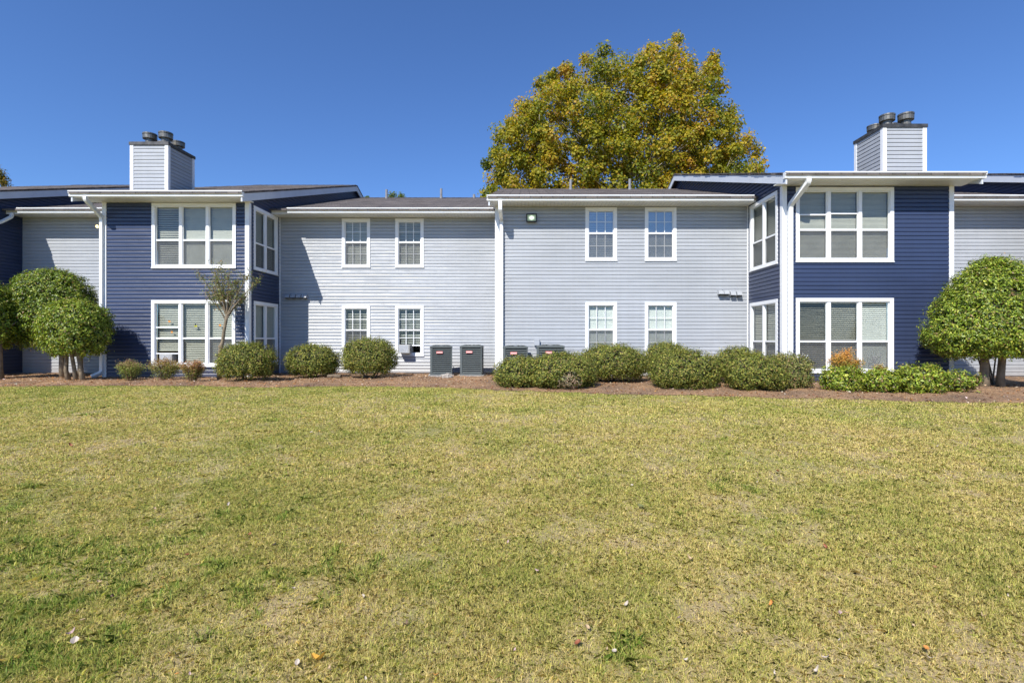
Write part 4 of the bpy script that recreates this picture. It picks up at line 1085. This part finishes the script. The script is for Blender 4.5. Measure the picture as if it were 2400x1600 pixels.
# ------------------------------------------------------------------ trees behind
def inside(poly, x, y):
    n = len(poly); r_ = np.zeros(len(x), bool); j = n - 1
    for i in range(n):
        xi, yi = poly[i]; xj, yj = poly[j]
        k = ((yi > y) != (yj > y)) & (x < (xj - xi) * (y - yi) / (yj - yi + 1e-12) + xi); r_ ^= k; j = i
    return r_

def big_tree():
    r_ = np.random.default_rng(99); D0 = 34.0; s = D0 / F
    poly = [(1111, 430), (1125, 380), (1143, 330), (1145, 286), (1162, 268), (1185, 275), (1203, 238), (1222, 221), (1240, 225), (1251, 189), (1270, 178), (1287, 157), (1306, 144), (1330, 140), (1348, 134), (1362, 130), (1371, 108),
            (1395, 95), (1416, 89), (1439, 99), (1455, 112), (1463, 128), (1481, 130), (1492, 128), (1497, 115), (1515, 108), (1529, 95), (1550, 80), (1574, 68), (1592, 76), (1610, 92), (1629, 112), (1636, 135), (1642, 150), (1650, 140),
            (1662, 125), (1678, 120), (1692, 142), (1700, 165), (1709, 170), (1720, 199), (1718, 241), (1729, 267), (1749, 299), (1775, 315), (1805, 344), (1806, 380), (1795, 400), (1780, 470), (1700, 560), (1560, 600), (1400, 600), (1240, 560), (1140, 500)]
    P = [((x - 1230) * s, CAMZ + (797 - y) * s) for x, y in poly]
    xs_, zs_ = np.array([p[0] for p in P]), np.array([p[1] for p in P]); cx, cz = (xs_.min() + xs_.max()) / 2, 10.5
    root = empty('sycamore_tree', (6.6, D0 + 1, 0), label='huge autumn tree with yellow green and rust leaves rising behind the roof', cat='tree')
    base = np.array([6.6, D0 + 1, 0.])
    # clump centres: poisson style in the silhouette, with depth from a rounded cross-section
    pts = []; tries = 0
    while len(pts) < 640 and tries < 90000:
        tries += 1
        x = r_.uniform(xs_.min(), xs_.max()); z = r_.uniform(zs_.min(), zs_.max())
        R_ = r_.uniform(.34, .95)
        a = np.linspace(0, 2 * np.pi, 9)[:-1]
        if not inside(P, x + R_ * .80 * np.cos(a), z + R_ * .80 * np.sin(a)).all(): continue
        u = np.hypot((x - cx) / 10.2, (z - cz) / 11.0); T = 5.6 * math.sqrt(max(.04, 1 - min(u, 1) ** 2))
        y = r_.uniform(-1, 1) * T
        y = np.sign(y) * T * (abs(y) / T) ** .6
        ok = all((x - q[0]) ** 2 + (y - q[1]) ** 2 + (z - q[2]) ** 2 > (.62 * (R_ + q[3])) ** 2 for q in pts)
        if ok: pts.append((x, y, z, R_))
    C = np.array(pts)
    # tall peaks are separate leaders, keep the flat outline of the picture but place in depth about the trunk plane
    sc_ = (D0 + C[:, 1]) / D0
    W = np.stack([C[:, 0] * sc_, D0 + C[:, 1], CAMZ + (C[:, 2] - CAMZ) * sc_], 1)
    # leaves
    per = 270; n = len(W) * per; ci = np.repeat(np.arange(len(W)), per)
    d = unit(r_.normal(0, 1, (n, 3))); rr = C[ci, 3] * r_.uniform(.25, 1.18, n) ** .75
    p = W[ci] + d * rr[:, None] * np.array([1, 1, .95])
    sub = 5; # gather leaves to sprays
    sz = r_.uniform(.10, .20, n)
    v, f = leaf_arrays(p - base, d + np.array([-.2, -.5, .6]), sz, r_, .95, .45, .35, 1.0)
    pal = [(.095, .125, .012), (.175, .19, .016), (.28, .255, .019), (.38, .30, .025), (.40, .255, .028), (.31, .17, .025)]
    tone = np.clip(r_.normal(.42, .15, len(W)) + .08 * np.sin(W[:, 0] * .8) , 0, 1)
    idx = np.clip(((tone[ci] + r_.normal(0, .2, n)) * 5), 0, 5).round().astype(int)
    c = np.array(pal)[idx] * (1 + r_.normal(0, .2, (n, 1))); c = np.clip(c, .01, 1)
    npmesh('crown', v, f, 3, 'treeleaf', np.repeat(c, 4, 0), root)
    # limbs
    tr = MB(); top = Vector((6.6, D0 + 1, 5.2)) - Vector(base)
    tr.tube([Vector((0, 0, -.2)), Vector((.05, 0, 1.5)), Vector((-.1, 0, 3.4)), top], [.62, .50, .46, .44], 14); tr.build('trunk', 'palebark', root, smooth=True)
    br = MB(); 
    mains = [(-8.2, 0, 8.6), (-6.3, -1, 12.2), (-3.6, 1, 15.4), (-1.4, -1.5, 17.2), (1.4, 1, 18.4), (3.6, -1, 18.8), (5.8, 1, 16.6), (7.8, 0, 12.4), (9.4, -1, 10.0), (-5, 2, 9.5), (3.5, 2.5, 11), (0, -3, 12), (5, -3, 10.5)]
    nodes = []
    for (x, y, z) in mains:
        e = Vector((x * .92 + .1, y, z - 1.0)); m_ = Vector((x * .30, y * .3, z * .52)); a = top + Vector((0, 0, -.4))
        pp = [a.lerp(m_, t).lerp(m_.lerp(e, t), t) for t in np.linspace(0, 1, 12)]
        pp = [q + Vector(r_.normal(0, .07, 3)) if 0 < k < 11 else q for k, q in enumerate(pp)]
        rad = np.linspace(.24, .035, 12); br.tube(pp, list(rad), 8)
        nodes += [(q, rad[k]) for k, q in enumerate(pp) if k > 2]
    na = np.array([list(q[0]) for q in nodes]); 
    for w_ in W - base:
        dd = np.linalg.norm((na - w_) * np.array([1, 1, 1.3]) + np.array([0, 0, .0]), axis=1) + np.where(na[:, 2] > w_[2], 2.0, 0); k = int(dd.argmin())
        a, e = Vector(na[k]), Vector(w_); m_ = a.lerp(e, .5) + Vector((0, 0, -.12 * (e - a).length)); r0 = min(nodes[k][1] * .8, .055)
        br.tube([a, a.lerp(m_, .7), m_.lerp(e, .5), e], [r0, r0 * .7, r0 * .5, .012], 5)
        for q in range(2): br.tube([m_.lerp(e, .5), e + Vector(r_.normal(0, .22, 3))], [r0 * .4, .008], 4)
    br.build('branch', 'palebark', root, smooth=True)
big_tree()

def far_tree(name, label, cxp, ytop, D, rad, pal, seed, cat='tree'):
    r_ = np.random.default_rng(seed); c = at(cxp, ytop, D); top = c.z; root = empty(name, (c.x, D, 0), label=label, cat=cat, group='tree tops showing over the roofs')
    W = []
    for k in range(int(85)):
        t = r_.random() ** .8; z = top - .5 - t * rad * 2.6; R_ = rad * (.25 + .9 * math.sin(min(t * 1.3 + .12, 1.4))) ; a = r_.uniform(0, 2 * math.pi); q = R_ * math.sqrt(r_.random())
        W.append((q * math.cos(a), q * math.sin(a), z))
    W = np.array(W); per = 130; n = len(W) * per; ci = np.repeat(np.arange(len(W)), per); d = unit(r_.normal(0, 1, (n, 3)))
    p = W[ci] + d * r_.uniform(.1, .75, (n, 1)) * rad * .33
    v, f = leaf_arrays(p, d + np.array([-.2, -.3, .8]), r_.uniform(.12, .24, n), r_, .5, 0)
    npmesh('crown', v, f, 3, 'treeleaf', np.repeat(pick(r_, n, pal, [1] * len(pal)), 4, 0), root)
    tr = MB(); tr.tube([(0, 0, -.2), (.1, 0, top * .5), (0, 0, top - rad * .5)], [.28, .22, .06], 10); tr.build('trunk', 'bark', root)
    br = MB()
    for q in W[::4]: br.tube([(0, 0, max(q[2] - rad * .8, 1)), tuple(q)], [.06, .015], 5)
    br.build('branch', 'bark', root)
far_tree('background_tree', 'olive tree top at the left edge above the roof', -25, 380, 44, 2.3, [(.10, .11, .02), (.18, .16, .03), (.26, .17, .03)], 201)
far_tree('background_tree', 'small rounded green tree top over the roof of the left half', 927, 441, 52, 2.0, [(.10, .14, .025), (.15, .19, .03), (.2, .23, .04)], 202)
far_tree('background_tree', 'tiny pointed tree tip between the left bay roof peak and the rounded tree', 861, 455, 56, 1.0, [(.10, .14, .025), (.15, .19, .03)], 203)

# ------------------------------------------------------------------ small things on the ground
def ground_at(px, py):
    lo_, hi_ = 1.5, 14.0
    for _ in range(40):
        m_ = (lo_ + hi_) / 2; x = (px - 1230) * m_ / F; y_ = 797 + (CAMZ - (float(gz(x, m_)) - .005)) * F / m_
        if y_ > py: lo_ = m_
        else: hi_ = m_
    return (px - 1230) * m_ / F, m_
def leaf_mesh(seed, shape):
    r_ = np.random.default_rng(seed); mb = MB(); L_, w_, curl = shape
    nu = 7; k = []
    for a in range(nu):
        t = a / (nu - 1); ww = w_ * math.sin(math.pi * min(.97, t * .9 + .06)) ** .8 * (1 + r_.normal(0, .10)); z = curl * (t - .5) ** 2 * L_ * 2 + r_.normal(0, .002)
        k.append(((t - .5) * L_, ww, z))
    i = 0
    for (x, w, z) in k: mb.v += [(x, -w / 2, z + w * .28), (x, 0, z), (x, w / 2, z + w * .22)]
    for a in range(nu - 1):
        for b_ in (0, 1): q = a * 3 + b_; mb.f.append((q, q + 1, q + 4, q + 3)); mb.m.append(0)
    mb.tube([(-.5 * L_, 0, k[0][2]), (-.72 * L_, .004, k[0][2] + .004)], .0012, 4)
    return mb
LEAFM = {n_: simple('dry_leaf_' + n_, c, .6, .25, 30) for n_, c in dict(gold=(.66, .36, .05), pale=(.46, .39, .32), pink=(.42, .29, .27), orange=(.50, .22, .05), rust=(.27, .09, .04), yellow=(.50, .34, .07), brown=(.14, .08, .05), tan=(.42, .30, .17), green=(.14, .15, .05)).items()}
PROTO = {}
def fallen(px, py, colr, size, lab, grp, k=0, ang=0):
    key = (colr, k % 3)
    if key not in PROTO:
        shp = [(1.0, .55, .7), (1.0, .42, 1.2), (1.0, .8, .4)][k % 3]; o = leaf_mesh(k % 3 + 3, shp).build('fallen_leaf', LEAFM[colr]); PROTO[key] = o
    else:
        o = PROTO[key].copy(); col.objects.link(o)
    x, y = ground_at(px, py); o.location = (x, y, float(gz(x, y)) - .004); o.scale = (size,) * 3; r_ = np.random.default_rng(int(px * 7 + py))
    o.rotation_euler = (r_.normal(0, .35), r_.normal(0, .35), ang or r_.uniform(0, 6.28)); return tag(o, lab, 'leaf', grp)
G0 = 'dead leaves scattered on the lawn'
named = [(747, 1546, 'gold', .13, 'large curled golden orange leaf nearest the bottom edge, left of centre'), (167, 1482, 'pink', .06, 'pale pinkish leaf in the greener grass at the bottom left'),
         (175, 1502, 'pale', .065, 'narrow pale leaf just below the pinkish leaf at the bottom left'), (534, 1182, 'pale', .06, 'bright white-looking leaf in the left middle of the lawn'),
         (1965, 1436, 'pink', .05, 'pinkish leaf near the bottom right of the lawn'), (1355, 1507, 'rust', .06, 'rust red leaf near the bottom, right of centre'),
         (1807, 1413, 'orange', .05, 'orange leaf at the lower right of the lawn'), (1424, 1242, 'orange', .04, 'small orange leaf right of the middle of the lawn'),
         (1502, 1187, 'green', .09, 'dull green leaf lying flat right of the middle of the lawn'), (1258, 1337, 'pink', .045, 'mauve leaf near the centre bottom of the lawn'),
         (1005, 1365, 'yellow', .04, 'round yellow leaf in the lower middle of the lawn'), (730, 1013, 'pale', .07, 'pale leaf in the upper lawn below the left bay'), (166, 1043, 'rust', .09, 'rusty brown leaf in the upper left lawn'),
         (903, 957, 'brown', .10, 'dark brown leaf near the bed below the left grey wall'), (2095, 1117, 'yellow', .07, 'yellow tan leaf in the middle right of the lawn'), (1821, 1104, 'rust', .09, 'broad rust leaf in the right lawn'),
         (1618, 1308, 'tan', .07, 'wide tan leaf below right of the lawn middle'), (2190, 1328, 'rust', .035, 'small red leaf at the right of the lower lawn'), (1468, 1414, 'pale', .05, 'pale leaf between the mauve leaf and the lower right orange leaf'),
         (797, 1271, 'pale', .05, 'pale upright leaf left of the middle of the lawn'), (438, 1300, 'rust', .045, 'small rust leaf at the left of the lower lawn'), (1190, 1270, 'pink', .04, 'small pinkish leaf at the middle of the lawn')]
for k, (px, py, c_, s_, lab) in enumerate(named): fallen(px, py, c_, s_ * .65, lab, G0, k)
r_ = np.random.default_rng(404)
names = list(LEAFM)[1:8]; wt = np.array([.32, .12, .08, .12, .05, .12, .19])
for k in range(150):
    py = 905 + 690 * r_.random() ** 1.7; px = r_.uniform(10, 2390); x, y = ground_at(px, py)
    if y > float(edge(x)) - .15: continue
    c_ = str(r_.choice(names, p=wt)); fallen(px, py, c_, r_.uniform(.014, .038), 'little dead leaf or scrap, one of the many scattered unevenly over the lawn', 'small scraps of dead leaf over the lawn', int(r_.integers(0, 3)))
for (px, py, D, s_, lab) in ((1047, 893, 14.0, .13, 'rough grey stone in the bed in front of the left condensers'), (1110, 0, 0, 0, '')):
    if not s_: continue
    mb = MB(); q = np.random.default_rng(6)
    for a in range(7):
        ph = -math.pi / 2 + math.pi * a / 6
        for b_ in range(10):
            th = 2 * math.pi * b_ / 10; R_ = 1 + q.normal(0, .16); mb.v.append((1.2 * R_ * math.cos(ph) * math.cos(th), R_ * math.cos(ph) * math.sin(th), .7 * R_ * math.sin(ph)))
    for a in range(6):
        for b_ in range(10): i0 = a * 10 + b_; i1 = a * 10 + (b_ + 1) % 10; mb.f.append((i0, i1, i1 + 10, i0 + 10)); mb.m.append(0)
    o = mb.build('stone', 'rock', None); x = (px - 1230) * D / F; o.location = (x, D, float(bed_z(x, D)) + .04); o.scale = (s_, s_, s_); tag(o, lab, 'stone')
# fallen log piece under the low bush
mb = MB(); mb.tube([(0, 0, 0), (.2, .02, .01), (.36, 0, 0)], [.05, .055, .05], 10); o = mb.build('log', 'bark', None); p = at(768, 884, 13.75); o.location = (p.x, 13.75, float(bed_z(p.x, 13.75)) + .04)
tag(o, 'short log lying between the two clipped bushes under the left grey wall', 'log')

# ------------------------------------------------------------------ camera, light
cam = bpy.data.cameras.new('camera'); co = bpy.data.objects.new('camera', cam); col.objects.link(co)
co.location = (0, 0, CAMZ); co.rotation_euler = (math.radians(90), 0, 0)
cam.sensor_width = 36; cam.lens = 18; cam.shift_x = -30 / 2400; cam.shift_y = -3 / 2400; cam.clip_end = 3000; cam.clip_start = .05
sc.camera = co

SD = Vector((-.50, -1.0, 1.10)).normalized()      # towards the sun
elev = math.asin(SD.z)
wd = bpy.data.worlds.new('World'); sc.world = wd; wd.use_nodes = True; nt = wd.node_tree
sky = nt.nodes.new('ShaderNodeTexSky'); sky.sky_type = 'NISHITA'; sky.sun_disc = False
sky.sun_elevation = elev; sky.sun_rotation = math.atan2(SD.x, SD.y)
sky.air_density = 1.0; sky.dust_density = .25; sky.ozone_density = 4.0; sky.altitude = 300
bg = nt.nodes['Background']; bg.inputs['Strength'].default_value = .108
nt.links.new(mix(nt, sky.outputs[0], (.62, .83, 1.15), 1, 'MULTIPLY'), bg.inputs['Color'])   # a deeper, drier blue
sl = bpy.data.lights.new('sun', 'SUN'); sl.energy = 4.8; sl.angle = math.radians(.53); sl.color = (1, .955, .88)
so = bpy.data.objects.new('sun', sl); col.objects.link(so); so.rotation_euler = SD.to_track_quat('Z', 'Y').to_euler(); so.location = (-8, -16, 18)
vs = sc.view_settings; vs.view_transform = 'Standard'; vs.look = 'None'; vs.exposure = .42; vs.gamma = 1; vs.use_curve_mapping = False
sc.cycles.max_bounces = 8; sc.cycles.transparent_max_bounces = 24
sc.cycles.use_denoising = True
